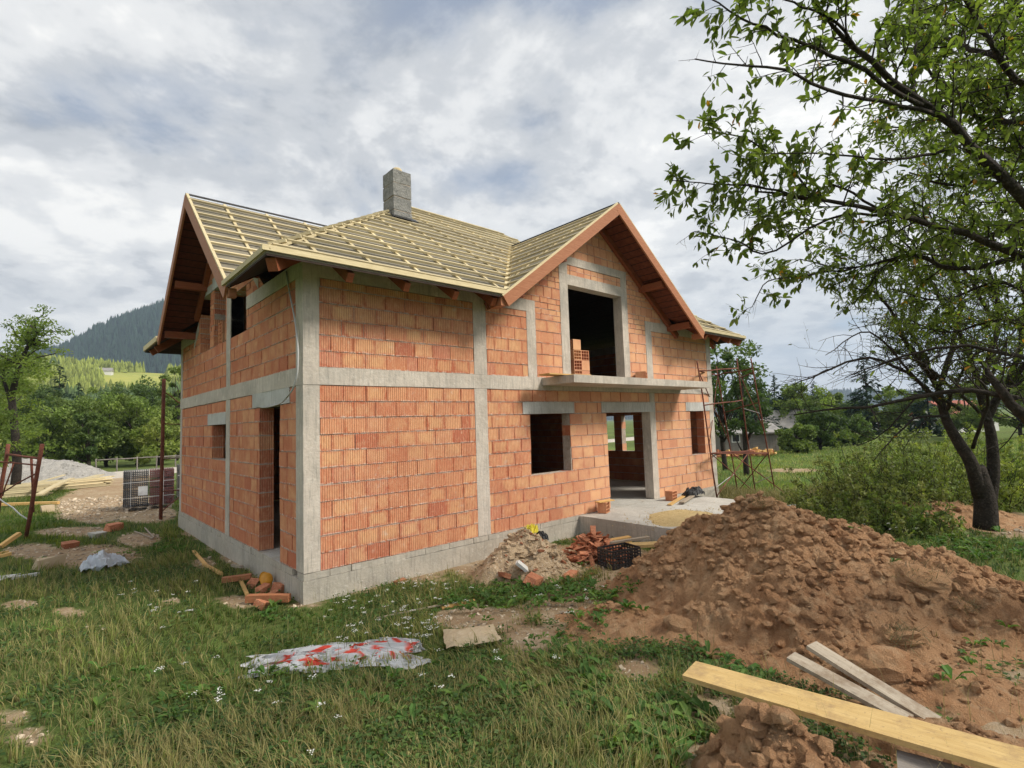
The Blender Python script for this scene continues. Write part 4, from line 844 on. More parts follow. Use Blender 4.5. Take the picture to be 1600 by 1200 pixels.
sod(1432, 905, .26, 21, 'dark lump of upturned sod on the right part of the heap'); sod(1190, 790, .16, 22, 'dark lump of sod on the very top of the heap'); sod(1500, 950, .14, 23, 'small sod with grass roots on the right flank of the heap'); sod(1410, 1000, .16, 24, 'sod with dry roots above the grey weathered boards')
# ------------------------------------------------------------------ grass
def blades(mb, P, h, lean, w, col, segs=2):
    n = len(P); a = np.arctan2(lean[:, 1], lean[:, 0])+np.pi/2; s = np.stack([np.cos(a), np.sin(a), np.zeros(n)], -1)*w[:, None]*.5
    L3 = np.concatenate([lean, np.zeros((n, 1))], 1); up = np.array([0, 0, 1.0])
    ln = np.linalg.norm(lean, axis=1)
    m1 = P+L3*h[:, None]*.28+up*(h*.55)[:, None]; tip = P+L3*h[:, None]+up*(h*np.sqrt(np.clip(1-.55*ln**2, .12, 1)))[:, None]
    if segs == 2:
        V = np.stack([P-s, P+s, m1-s*.8, m1+s*.8, tip], 1).reshape(-1, 3); b = np.arange(n)[:, None]*5
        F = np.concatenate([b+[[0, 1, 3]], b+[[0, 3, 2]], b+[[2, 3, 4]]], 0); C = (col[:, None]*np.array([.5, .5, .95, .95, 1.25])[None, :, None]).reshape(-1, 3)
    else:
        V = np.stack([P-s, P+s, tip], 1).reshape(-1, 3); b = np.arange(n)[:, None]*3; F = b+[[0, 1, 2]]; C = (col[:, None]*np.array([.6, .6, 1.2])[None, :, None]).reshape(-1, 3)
    mb.add(V, F, C)
def in_house(x, y, m=0.05): return ((x > -m) & (x < HL+m) & (y > -m) & (y < HW+m)) | ((x > 5.95) & (x < 10.15) & (y > -3.25) & (y < 0))
_cov = [(G(528, 1030), G(640, 1026), .16), (G(430, 1040), G(528, 1030), .12), (G(715, 1003), G(760, 1000), .17), (G(160, 888), G(161, 888), .25), (G(606, 905), G(607, 905), .2)]
def covered(x, y):
    m = np.zeros(np.shape(x), bool)
    for a, b, r in _cov:
        e = (b-a)[:2]; t = np.clip(((x-a[0])*e[0]+(y-a[1])*e[1])/(e@e+1e-9), 0, 1); m |= np.hypot(x-a[0]-t*e[0], y-a[1]-t*e[1]) < r
    return m
def grass_field(name, n, a0, a1, d0, d1, h0, h1, w, segs, seed, label, dry=.2, clump=1.0, gain=1.0):
    rg = np.random.default_rng(seed); a = np.radians(rg.uniform(a0, a1, n)); d = d0+(d1-d0)*rg.random(n)**.75; x, y = CAM[0]+np.sin(a)*d, CAM[1]+np.cos(a)*d
    if clump > 0:
        cell = .16; hx, hy = np.floor(x/cell), np.floor(y/cell); cx = (hx+.2+.6*_hash(hx, hy, hx*0, 5))*cell; cy = (hy+.2+.6*_hash(hx, hy, hx*0, 9))*cell
        pull = rg.uniform(.0, .85, n)*clump; x = x+(cx-x)*pull; y = y+(cy-y)*pull
    dm = dirt(x, y); mo = mound_h(x, y)
    keep = ~in_house(x, y) & ~covered(x, y) & (rg.random(n) > (dm-.18)*1.9) & (mo < -.07); x, y, d, dm = x[keep], y[keep], d[keep], dm[keep]; n = len(x)
    P = np.stack([x, y, gz(x, y)-.015], -1); t1 = fbm(x*.9, y*.9, seed=51); t2 = fbm(x*.35+9, y*.35, seed=52); t3 = fbm(x*2.2, y*2.2, seed=53)
    h = rg.uniform(h0, h1, n)*(.45+1.1*t1)*np.clip(1.25-dm*1.5, .35, 1)*rg.uniform(.6, 1.25, n)
    near_wall = np.maximum(np.maximum(-x, -y), 0)
    wind = np.stack([np.cos(t2*9+t3*4), np.sin(t2*9+t3*4)], -1); lean = rg.normal(0, .38, (n, 2))+wind*(.15+.55*t3[:, None])
    ln = np.linalg.norm(lean, axis=1)[:, None]; lean = lean/np.maximum(ln, 1e-6)*np.minimum(ln, 1.15)
    g1 = np.array([0.075, 0.135, 0.03]); g2 = np.array([0.18, 0.205, 0.05]); g3 = np.array([0.27, 0.235, 0.10]); g4 = np.array([0.04, 0.085, 0.025])
    f = np.clip((t1-.3)*2.2, 0, 1)[:, None]; col = g1*(1-f)+g2*f; dk = (t3 > .56)[:, None]&(rg.random(n) < .5)[:, None]; col = np.where(dk, g4, col)
    isdry = rg.random(n) < dry*(.25+2.2*np.clip(t2-.28, 0, 1)*1.5); col = np.where(isdry[:, None], g3*rg.uniform(.7, 1.15, (n, 1)), col)*rg.uniform(.7, 1.3, (n, 1))*gain; h = np.where(isdry, h*1.25, h)
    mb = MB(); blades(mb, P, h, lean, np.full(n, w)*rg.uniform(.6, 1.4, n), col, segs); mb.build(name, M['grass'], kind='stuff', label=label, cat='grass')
def A_(px): d = ray(px, 900); return math.degrees(math.atan2(d[0], d[1]))
a0, a1 = A_(-160), A_(1760)
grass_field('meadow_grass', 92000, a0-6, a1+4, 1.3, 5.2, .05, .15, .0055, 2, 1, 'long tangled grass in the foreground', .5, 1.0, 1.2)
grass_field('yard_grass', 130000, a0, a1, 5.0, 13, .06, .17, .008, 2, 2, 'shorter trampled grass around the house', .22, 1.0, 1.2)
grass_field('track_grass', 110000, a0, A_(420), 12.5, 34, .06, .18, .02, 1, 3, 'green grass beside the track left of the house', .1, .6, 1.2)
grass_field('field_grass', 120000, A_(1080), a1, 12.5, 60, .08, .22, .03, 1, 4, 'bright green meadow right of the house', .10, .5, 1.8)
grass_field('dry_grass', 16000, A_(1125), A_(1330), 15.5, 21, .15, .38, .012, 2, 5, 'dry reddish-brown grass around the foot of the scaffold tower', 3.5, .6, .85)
# low clover and herbs between the blades
def herbs(n, d0, d1, size, seed):
    rg = np.random.default_rng(seed); a = np.radians(rg.uniform(a0-4, a1+4, n)); d = d0+(d1-d0)*rg.random(n)**.8; x, y = CAM[0]+np.sin(a)*d, CAM[1]+np.cos(a)*d; t = fbm(x*1.4, y*1.4, seed=81, oc=4)
    k = ~in_house(x, y) & ~covered(x, y) & (dirt(x, y) < .42) & (mound_h(x, y) < .03) & (t+rg.normal(0, .05, n) > .46); x, y, t = x[k], y[k], t[k]; n = len(x); z = gz(x, y)+rg.uniform(.01, .085, n)*(.4+t)
    P = np.stack([x, y, z], -1); D = rg.normal(0, 1, (n, 3))*[1, 1, .35]; D /= np.linalg.norm(D, axis=1)[:, None]; S = np.cross(D, rg.normal(0, .35, (n, 3))+[0, 0, 1.0]); S /= np.linalg.norm(S, axis=1)[:, None]; s = (size*rg.uniform(.6, 1.5, n))[:, None]
    V = np.stack([P-D*s*.2, P+S*s*.38+D*s*.35, P+D*s, P-S*s*.38+D*s*.35], 1).reshape(-1, 3); c = np.where(rg.random((n, 1)) < .5, np.array([.055, .115, .028]), np.array([.10, .16, .04]))*rg.uniform(.6, 1.35, (n, 1))
    return V, np.arange(n)[:, None]*4+[[0, 1, 2, 3]], np.repeat(c, 4, 0)
mb = MB(); mb.add(*herbs(90000, 1.3, 5.5, .028, 1)); mb.add(*herbs(60000, 5, 12, .036, 2)); mb.build('clover', M['fol'], kind='stuff', label='low clover and herbs filling the grass', cat='ground cover')
# pebbles on the bare soil
rg = np.random.default_rng(5); n = 60000; a = np.radians(rg.uniform(a0, a1, n)); d = 2+26*rg.random(n); x, y = CAM[0]+np.sin(a)*d, CAM[1]+np.cos(a)*d; k = np.where((dirt(x, y) > .5) & ~in_house(x, y) & (mound_h(x, y) < .02))[0][:4200]; mb = MB(); zz = gz(x, y)
for i in k:
    s = (.006+.022*rg.random()**4)*(.5+d[i]*.075); g_ = rg.uniform(.6, 1.25); mb.chunk((x[i], y[i], zz[i]+s*.25), (s*1.5, s*1.2, s*.8), rg, .25, np.array([.52, .43, .32])*g_)
mb.build('pebbles', M['vcol'], kind='stuff', label='small stones scattered on the bare soil', cat='stones')
# seed stalks, dry and tall
rg = np.random.default_rng(61); n = 2600; a = np.radians(rg.uniform(a0, a1, n)); d = 1.6+7*rg.random(n); x, y = CAM[0]+np.sin(a)*d, CAM[1]+np.cos(a)*d; k = ~in_house(x, y, .3) & (dirt(x, y) < .4) & (mound_h(x, y) < .05) & (fbm(x*.6, y*.6, seed=15) > .48); x, y = x[k], y[k]; n = len(x)
mb = MB(); blades(mb, np.stack([x, y, gz(x, y)], -1), rg.uniform(.2, .42, n), rg.normal(0, .35, (n, 2)), np.full(n, .0035), np.array([.36, .31, .16])*rg.uniform(.6, 1.2, (n, 1)), 2); mb.build('seed_stalks', M['grass'], kind='stuff', label='thin dry seed stalks standing above the grass', cat='grass')
# white yarrow
def yarrow(mbs, mbf, x, y, rg, h):
    b = np.array([x, y, float(gz(x, y))]); t = b+np.array([rg.normal(0, .05), rg.normal(0, .05), h]); mbs.tube([b, (b+t)/2+[.008, 0, 0], t], [.0028, .0025, .002], 3, (.10, .14, .05), False)
    for _ in range(rg.integers(8, 15)):
        o = t+np.array([rg.normal(0, .016), rg.normal(0, .016), rg.normal(0, .004)]); r = rg.uniform(.004, .008); q = rg.uniform(0, 6); V = [o+[r*math.cos(q+i*1.2566), r*math.sin(q+i*1.2566), rg.uniform(-.002, .002)] for i in range(5)]
        mbf.add(V, [[0, 1, 2], [0, 2, 3], [0, 3, 4]]); mbs.add([t-[0, 0, .025], o+[.001, 0, 0], o-[.001, 0, 0]], [[0, 1, 2]], (.10, .14, .05))
mbs, mbf = MB(), MB(); rg = np.random.default_rng(8)
spots = [(650, 915, 60, 14, 26), (560, 945, 90, 25, 22), (660, 990, 60, 35, 40), (600, 965, 60, 20, 18), (560, 1000, 60, 14, 12), (700, 930, 60, 20, 14), (880, 930, 60, 30, 12), (740, 1050, 120, 50, 10), (330, 1090, 120, 70, 16), (250, 960, 160, 50, 12), (520, 1150, 160, 40, 5), (230, 930, 60, 20, 5), (1400, 830, 90, 20, 14), (1330, 800, 40, 20, 10)]
for cx, cy, sx, sy, k in spots:
    for _ in range(int(k*.7)+1):
        p = G(cx+rg.normal(0, sx*.5), cy+rg.normal(0, sy*.5)+18)
        if not in_house(p[0], p[1], .1): yarrow(mbs, mbf, p[0], p[1], rg, rg.uniform(.12, .32))
fl = mbf.build('yarrow_flowers', M['petal'], kind='stuff', label='scattered white yarrow flower heads in the grass', cat='flowers'); mbs.build('stem', M['grass'], fl)
# broad-leaved weeds
def rosette(mb, c, rg, n, L, w, col, up=.5):
    for i in range(n):
        a = rg.uniform(0, 6.28); l = L*rg.uniform(.6, 1.2); d = np.array([math.cos(a), math.sin(a), 0]); s = np.array([-d[1], d[0], 0])*w*rg.uniform(.7, 1.2); e = rg.uniform(.25, 1.0)*up*2
        z = np.array([0, 0, 1.0]); p0 = np.array(c)+d*.01; p1 = p0+d*l*.4+z*l*e*.45; p2 = p0+d*l*.8+z*l*e*.6; p3 = p0+d*l*1.02+z*l*e*.5
        mb.add([p0, p1-s-[0, 0, -.012], p1, p1+s-[0, 0, -.012], p2-s*.75-[0, 0, -.01], p2, p2+s*.75-[0, 0, -.01], p3], [[0, 2, 1], [0, 3, 2], [1, 2, 5], [1, 5, 4], [2, 3, 6], [2, 6, 5], [4, 5, 7], [5, 6, 7]], np.array(col)*rg.uniform(.7, 1.35))
mb = MB(); rg = np.random.default_rng(18)
wspots = [(860, 920, 110, 25, 130), (950, 920, 60, 25, 70), (770, 925, 80, 22, 70), (720, 940, 60, 20, 25), (890, 1020, 45, 35, 60), (920, 1060, 30, 50, 45), (1050, 1130, 60, 40, 90), (1000, 1160, 60, 40, 60), (820, 1040, 90, 30, 30), (700, 1080, 220, 70, 60), (250, 1060, 160, 70, 30), (930, 960, 40, 15, 24), (1020, 1010, 14, 8, 9), (1130, 1040, 25, 16, 14), (1150, 1060, 60, 14, 26), (1080, 1010, 40, 20, 12), (1560, 1010, 60, 40, 26), (1500, 1060, 60, 30, 14), (1450, 830, 80, 26, 60), (1380, 800, 50, 26, 60), (1520, 850, 70, 24, 60), (420, 960, 60, 12, 14), (160, 860, 60, 10, 8), (260, 845, 30, 12, 20)]
for cx, cy, sx, sy, k in wspots:
    for _ in range(k):
        p = G(min(1640, max(-40, cx+rg.normal(0, sx*.55))), min(1240, cy+rg.normal(0, sy*.55)+10))
        if in_house(p[0], p[1], .1): continue
        if mound_h(p[0], p[1]) > -.05:
            if rg.random() < .6: continue
            p = MG_(*project(p)[:2])-np.array([0, 0, .03])
        big = rg.random() < .25; rosette(mb, p+np.array([0, 0, .05]), rg, rg.integers(4, 9), .12 if big else .065, .026 if big else .016, (.075, .16, .03) if rg.random() < .7 else (.12, .2, .04), rg.uniform(.3, .7))
mb.build('broadleaf_weeds', M['fol'], kind='stuff', label='patches of broad-leaved weeds among the grass', cat='weeds')

# ------------------------------------------------------------------ trees and shrubs
def leafcards(mb, C, rad, n, size, rg, col, flat=.6, var=.35, droop=0.0):
    """n leaf-sized faces per clump scattered through an ellipsoid round each centre C"""
    C = np.asarray(C); m = len(C)*n; ci = np.repeat(np.arange(len(C)), n); v = rg.normal(0, 1, (m, 3)); v /= np.linalg.norm(v, axis=1)[:, None]; v *= (rg.random(m)**.45)[:, None]*np.asarray(rad)[ci][:, None]*np.array([1, 1, flat])
    P = C[ci]+v; d = rg.normal(0, 1, (m, 3)); d[:, 2] -= droop; d /= np.linalg.norm(d, axis=1)[:, None]; e = np.cross(d, rg.normal(0, 1, (m, 3))); e /= np.linalg.norm(e, axis=1)[:, None]
    s = (size*rg.uniform(.6, 1.35, m))[:, None]; V = np.stack([P-d*s, P+e*s*.42-d*s*.1, P+d*s, P-e*s*.42-d*s*.1], 1).reshape(-1, 3); b = np.arange(m)[:, None]*4
    cl = np.asarray(col)[ci] if np.ndim(col) == 2 else np.broadcast_to(np.asarray(col), (m, 3)); cl = cl*rg.uniform(1-var, 1+var, (m, 1)); mb.add(V, b+[[0, 1, 2, 3]], np.repeat(cl, 4, 0))
def limb(mb, p, q, r0, r1, rg, k=6, n=6, wob=.12):
    p, q = np.asarray(p, float), np.asarray(q, float); t = np.linspace(0, 1, n); L = np.linalg.norm(q-p); pts = p+(q-p)*t[:, None]; pts[1:-1] += rg.normal(0, wob*L/n, (n-2, 3)); mb.tube(pts, r0+(r1-r0)*t, k); return pts
def bush_tree(name, base, height, radius, cols, seed, label, cat='tree', group=None, nc=46, nl=210, leaf=.16, trunk=.25, tr_r=.16, shape='round', mat='fol', bark='bark', part_names=('trunk', 'crown')):
    rg = np.random.default_rng(seed); root = empty(name, base, label=label, cat=cat, group=group); tm, cm = MB(), MB()
    C = []; R = []; L = []
    for i in range(nc):
        for _ in range(40):
            v = rg.normal(0, 1, 3); v /= np.linalg.norm(v); u = rg.random()**.38
            if shape == 'round': p = np.array([v[0]*radius*u, v[1]*radius*u, height*(trunk+(1-trunk)*(.5+.5*v[2]*u))])
            elif shape == 'tall': p = np.array([v[0]*radius*u, v[1]*radius*u, height*(trunk+(1-trunk)*rg.random())]); p[:2] *= 1-.65*abs(p[2]/height-.5)*1.6
            elif shape == 'shrub': p = np.array([v[0]*radius*u, v[1]*radius*u, height*abs(v[2])*u*.9+.05*height])
            if vnoise(p[0]/radius*2.2+seed, p[1]/radius*2.2, p[2]/radius*2.2, seed) > .36: break
        C.append(p); R.append(radius*rg.uniform(.2, .38)*(.8 if shape != 'shrub' else 1)); f = rg.random(); L.append((np.array(cols[0])*(1-f)+np.array(cols[1])*f)*rg.uniform(.75, 1.25))
    leafcards(cm, np.array(C), np.array(R), nl, leaf, rg, np.array(L), .8)
    top = np.array([rg.normal(0, .1), rg.normal(0, .1), height*(.75 if shape != 'shrub' else .4)]); limb(tm, (0, 0, -.2), top, tr_r, tr_r*.25, rg, 7, 8)
    for p in C[::2]:
        s = np.clip(p[2]/height*.6, .08, .65); limb(tm, top*s, p, tr_r*(.45 if shape != 'shrub' else .3), tr_r*.08, rg, 4, 5)
    tm.build(part_names[0], M[bark], root, smooth=True); cm.build(part_names[1], M[mat], root); return root
def spruce(name, base, height, radius, seed, label, group=None, col=(.022, .05, .025)):
    rg = np.random.default_rng(seed); root = empty(name, base, label=label, cat='tree', group=group); tm, cm = MB(), MB(); limb(tm, (0, 0, -.2), (0, 0, height), height*.014, .02, rg, 6, 6, .02)
    nb = int(height*11)
    for i in range(nb):
        t = (i+rg.random())/nb; z = height*(.07+.92*t); l = radius*(1-t)**.85*rg.uniform(.65, 1.15)+.1; a = rg.uniform(0, 6.28); d = np.array([math.cos(a), math.sin(a), 0]); n = int(10+l*16)
        u = rg.random(n)**.7; P = np.array([0, 0, z])+d*(l*u)[:, None]+np.stack([np.zeros(n), np.zeros(n), -.32*l*u+.12*l*u*u], -1); P += rg.normal(0, .06*l+.04, (n, 3))*[1, 1, .5]
        s = (.16+.10*l)*rg.uniform(.6, 1.2, n); e = np.stack([-d[1]+rg.normal(0, .5, n), d[0]+rg.normal(0, .5, n), rg.normal(0, .3, n)], -1); e /= np.linalg.norm(e, axis=1)[:, None]; f = d+rg.normal(0, .45, (n, 3))-np.array([0, 0, .35])
        V = np.stack([P-e*s[:, None]*.4, P+f*s[:, None], P+e*s[:, None]*.4], 1).reshape(-1, 3); cm.add(V, np.arange(n)[:, None]*3+[[0, 1, 2]], np.repeat(np.array(col)*rg.uniform(.55, 1.6, (n, 1)), 3, 0))
    tm.build('trunk', M['bark'], root); cm.build('crown', M['con'], root); return root
def gp(px, d): P = at(px, 640, d); return (P[0], P[1], float(gz(P[0], P[1])))
LG, MG, DG, YGc = (.19, .245, .055), (.125, .18, .045), (.06, .10, .034), (.26, .29, .07)
GL_ = 'trees along the road left of the house'
bush_tree('broadleaf_tree', gp(-25, 26), 8.3, 3.0, (MG, LG), 101, 'leafy tree with a crooked trunk at the left edge of the picture', nc=44, nl=200, leaf=.11, tr_r=.2, trunk=.12, group=GL_)
def old_tree():
    rg = np.random.default_rng(303); b = np.array(gp(27, 24)); root = empty('apple_tree', b, label='gnarled sparse tree leaning above the timber stack, its top against the sky', cat='tree', group=GL_); tm, cm = MB(), MB(); P = lambda px, py, d=24: at(px, py, d)-b
    tm.tube([(0, 0, -.2), P(27, 730), P(24, 680), P(18, 620)], [.2, .17, .15, .13], 8); tm.tube([P(18, 620), P(30, 570), P(44, 540), P(58, 520)], [.13, .10, .07, .05], 7); tm.tube([P(20, 640), P(5, 590), P(-12, 560)], [.1, .07, .04], 6)
    C = []
    for (x, y) in [(58, 520), (44, 540), (30, 570), (5, 590)]:
        for k in range(7):
            e = (x+rg.normal(0, 24), y-abs(rg.normal(8, 18))); dd = 24+rg.normal(0, .7); limb(tm, P(x, y), P(*e, dd), .05, .012, rg, 4, 5, .3); C.append(P(*e, dd)); C.append(P((x+e[0])/2, (y+e[1])/2, dd))
    for k in range(26): C.append(P(rg.normal(28, 26), rg.uniform(560, 700), 24+rg.normal(0, 1)))
    leafcards(cm, np.array(C), np.full(len(C), .45), 75, .07, rg, np.array([MG, LG])[rg.integers(0, 2, len(C))]); tm.build('trunk', M['bark'], root, smooth=True); cm.build('crown', M['leaf'], root)
old_tree()
for i, (px, d, h, r, c, sh, lab, nc) in enumerate([
        (110, 44, 5.6, 3.1, (MG, LG), 'round', 'bright round bush tree behind the gravel heap', 60), (70, 50, 7.6, 3.2, (DG, MG), 'round', 'darker tree behind the gnarled one at far left', 54), (170, 46, 6.4, 3.4, (MG, LG), 'round', 'broad pale green tree left of the wrapped pallets, beyond the road', 64),
        (140, 40, 4.6, 1.3, (DG, MG), 'tall', 'narrow dark shrub with bare stems beside the road end', 30), (215, 47, 5.9, 3.0, (LG, MG), 'round', 'light green round tree above the wrapped pallets', 56), (250, 44, 4.2, 2.5, (LG, YGc), 'shrub', 'low yellow-green bush behind the scaffold pole', 44),
        (225, 62, 9.6, 3.6, (DG, MG), 'round', 'dark full-crowned tree left of the slender birch', 60), (276, 52, 9.8, 1.8, (MG, LG), 'tall', 'slender tall birch next to the rear corner of the house', 54), (20, 60, 9.5, 4.6, (MG, YGc), 'round', 'tall sunlit tree mass at far left below the skyline', 60),
        (150, 66, 8.6, 3.4, (MG, LG), 'round', 'green tree in the second row under the clearing', 50), (190, 75, 10.2, 4.0, (DG, MG), 'round', 'dark tree in the second row right under the clearing', 50), (-90, 40, 8, 4.0, (MG, LG), 'round', 'leafy tree just outside the left edge', 40)]):
    bush_tree('broadleaf_tree', gp(px, d), h, r, c, 500+i, lab, group=GL_, nc=nc, nl=200 if d < 55 else 130, leaf=.13 if d < 55 else .17, trunk=.06 if sh == 'round' else .05)
spruce('spruce_tree', gp(92, 66), 12.0, 3.2, 91, 'dark spruce standing among the broadleaf trees at left')
spruce('spruce_tree', gp(122, 74), 10.5, 2.6, 92, 'smaller dark spruce right of its taller neighbour at left')
# behind the right end of the house
GR_ = 'trees beyond the meadow at right'
bush_tree('broadleaf_tree', gp(1128, 30), 8.2, 2.6, (DG, MG), 640, 'loose-crowned tree rising above the right end of the roof', nc=34, nl=120, leaf=.13, trunk=.25, group=GR_)
bush_tree('broadleaf_tree', gp(1160, 27), 6.6, 1.7, (DG, (.05, .08, .03)), 641, 'thin-leaved tree behind the rusty scaffold tower', nc=26, nl=110, leaf=.12, trunk=.2, group=GR_)
for i, (px, d, h, r, lab) in enumerate([(1150, 52, 6.8, 2.6, 'dark spruce behind the weathered barn, left one'), (1185, 60, 7.6, 2.6, 'dark spruce behind the barn, middle one'), (1212, 64, 8.0, 2.5, 'pointed dark spruce right of the barn'), (1355, 62, 10.2, 2.8, 'tall dark spruce standing alone above the meadow'), (1450, 58, 9.4, 2.6, 'dark spruce half hidden by the old fruit tree'), (1170, 70, 9.6, 3, 'spruce top far behind the scaffold tower'), (1275, 88, 8.5, 2.6, 'distant spruce in the tree line behind the grey roof')]):
    spruce('spruce_tree', gp(px, d), h, r, 700+i, lab, GR_)
for i, (px, d, h, r, c, sh, lab, nc) in enumerate([(1250, 62, 6.6, 3.4, (MG, LG), 'round', 'light round tree behind the grey-roofed cottage', 54), (1295, 66, 5.4, 3.0, (MG, LG), 'round', 'green tree right of the grey-roofed cottage', 46), (1278, 44, 3.4, 2.0, (DG, MG), 'round', 'dark bush in front of the grey-roofed cottage', 40), (1243, 41, 2.2, 1.5, (LG, MG), 'shrub', 'pale shrub at the right end of the barn', 36),
        (1395, 60, 5.6, 2.8, (LG, MG), 'round', 'fresh green tree right of the lone spruce', 46), (1330, 70, 4.6, 3.0, (DG, MG), 'round', 'dark tree left of the lone spruce', 40), (1330, 48, 2.6, 2.2, (DG, MG), 'round', 'dark hedge bush by the white tarpaulin', 36), (1510, 52, 6.0, 3.0, (MG, LG), 'round', 'green tree behind the forked fruit-tree trunk', 44), (1590, 46, 6.0, 3.2, (MG, LG), 'round', 'green tree at the right edge behind the fruit tree', 44), (1228, 100, 8, 4, (DG, MG), 'round', 'distant tree in the tree line above the barn', 36), (1440, 90, 5.5, 4, (DG, MG), 'round', 'distant dark tree in the tree line at right', 36), (1690, 42, 6, 3.2, (MG, LG), 'round', 'leafy tree just outside the right edge', 36)]):
    bush_tree('broadleaf_tree', gp(px, d), h, r, c, 800+i, lab, group=GR_, nc=nc, nl=170 if d < 55 else 120, leaf=.14 if d < 55 else .2, trunk=.05)
# overgrown shrubs between mound and meadow
SH = 'shrubs beyond the earth mound'
def thicket(base, h, r, cols, seed, label, ns=95):
    """tall weeds and thin shrub stems, leafy all along"""
    rg = np.random.default_rng(seed); root = empty('shrub', base, label=label, cat='shrub', group=SH); tm, cm = MB(), MB(); C = []; R = []; L = []
    for i in range(ns):
        a, u = rg.uniform(0, 6.28), rg.random()**.5*r; p = np.array([u*math.cos(a), u*math.sin(a), -.05]); hh = h*rg.uniform(.45, 1.05)*(1-.45*(u/r)**2); q = p+np.array([rg.normal(0, .16)*h+p[0]*.35, rg.normal(0, .16)*h+p[1]*.35, hh])
        pts = limb(tm, p, q, .010, .003, rg, 3, 6, .25); f = rg.random(); k = rg.integers(4, 8); t = np.linspace(.15, 1, k)
        for tt in t: C.append(pts[min(int(tt*5), 5)]); R.append(.10*rg.uniform(.6, 1.5)*(1.15-.5*tt)*max(1, h*.7)); L.append((np.array(cols[0])*(1-f)+np.array(cols[1])*f)*rg.uniform(.75, 1.3))
    leafcards(cm, np.array(C), np.array(R), 26, .034, rg, np.array(L), 1.1, .35); tm.build('stem', M['bark'], root); cm.build('foliage', M['fol'], root)
OL = ((.23, .245, .085), (.16, .19, .06))
for i, (px, d, h, r, c, lab) in enumerate([(1340, 11.3, 1.55, .9, OL, 'dull olive shrub at the left end of the thicket behind the mound'), (1400, 11.6, 1.95, 1.2, (OL[1], MG), 'tall dark shrub in the middle of the thicket behind the mound'), (1475, 12.2, 1.9, 1.3, (LG, YGc), 'brighter shrub at the right end of the thicket'), (1295, 10.6, .9, .8, (OL[0], MG), 'low weedy clump beside the rusty scaffold'), (1560, 13.5, 1.4, 1.3, (LG, MG), 'bright shrub behind the forked trunk'), (1640, 13, 1.5, 1.2, (LG, MG), 'bright shrub at the right edge of the meadow'), (1380, 9.6, .7, .7, (MG, OL[0]), 'knee-high weeds between the mound and the low earth spread')]):
    thicket(gp(px, d), h, r, c, 900+i, lab, int(70+60*r))
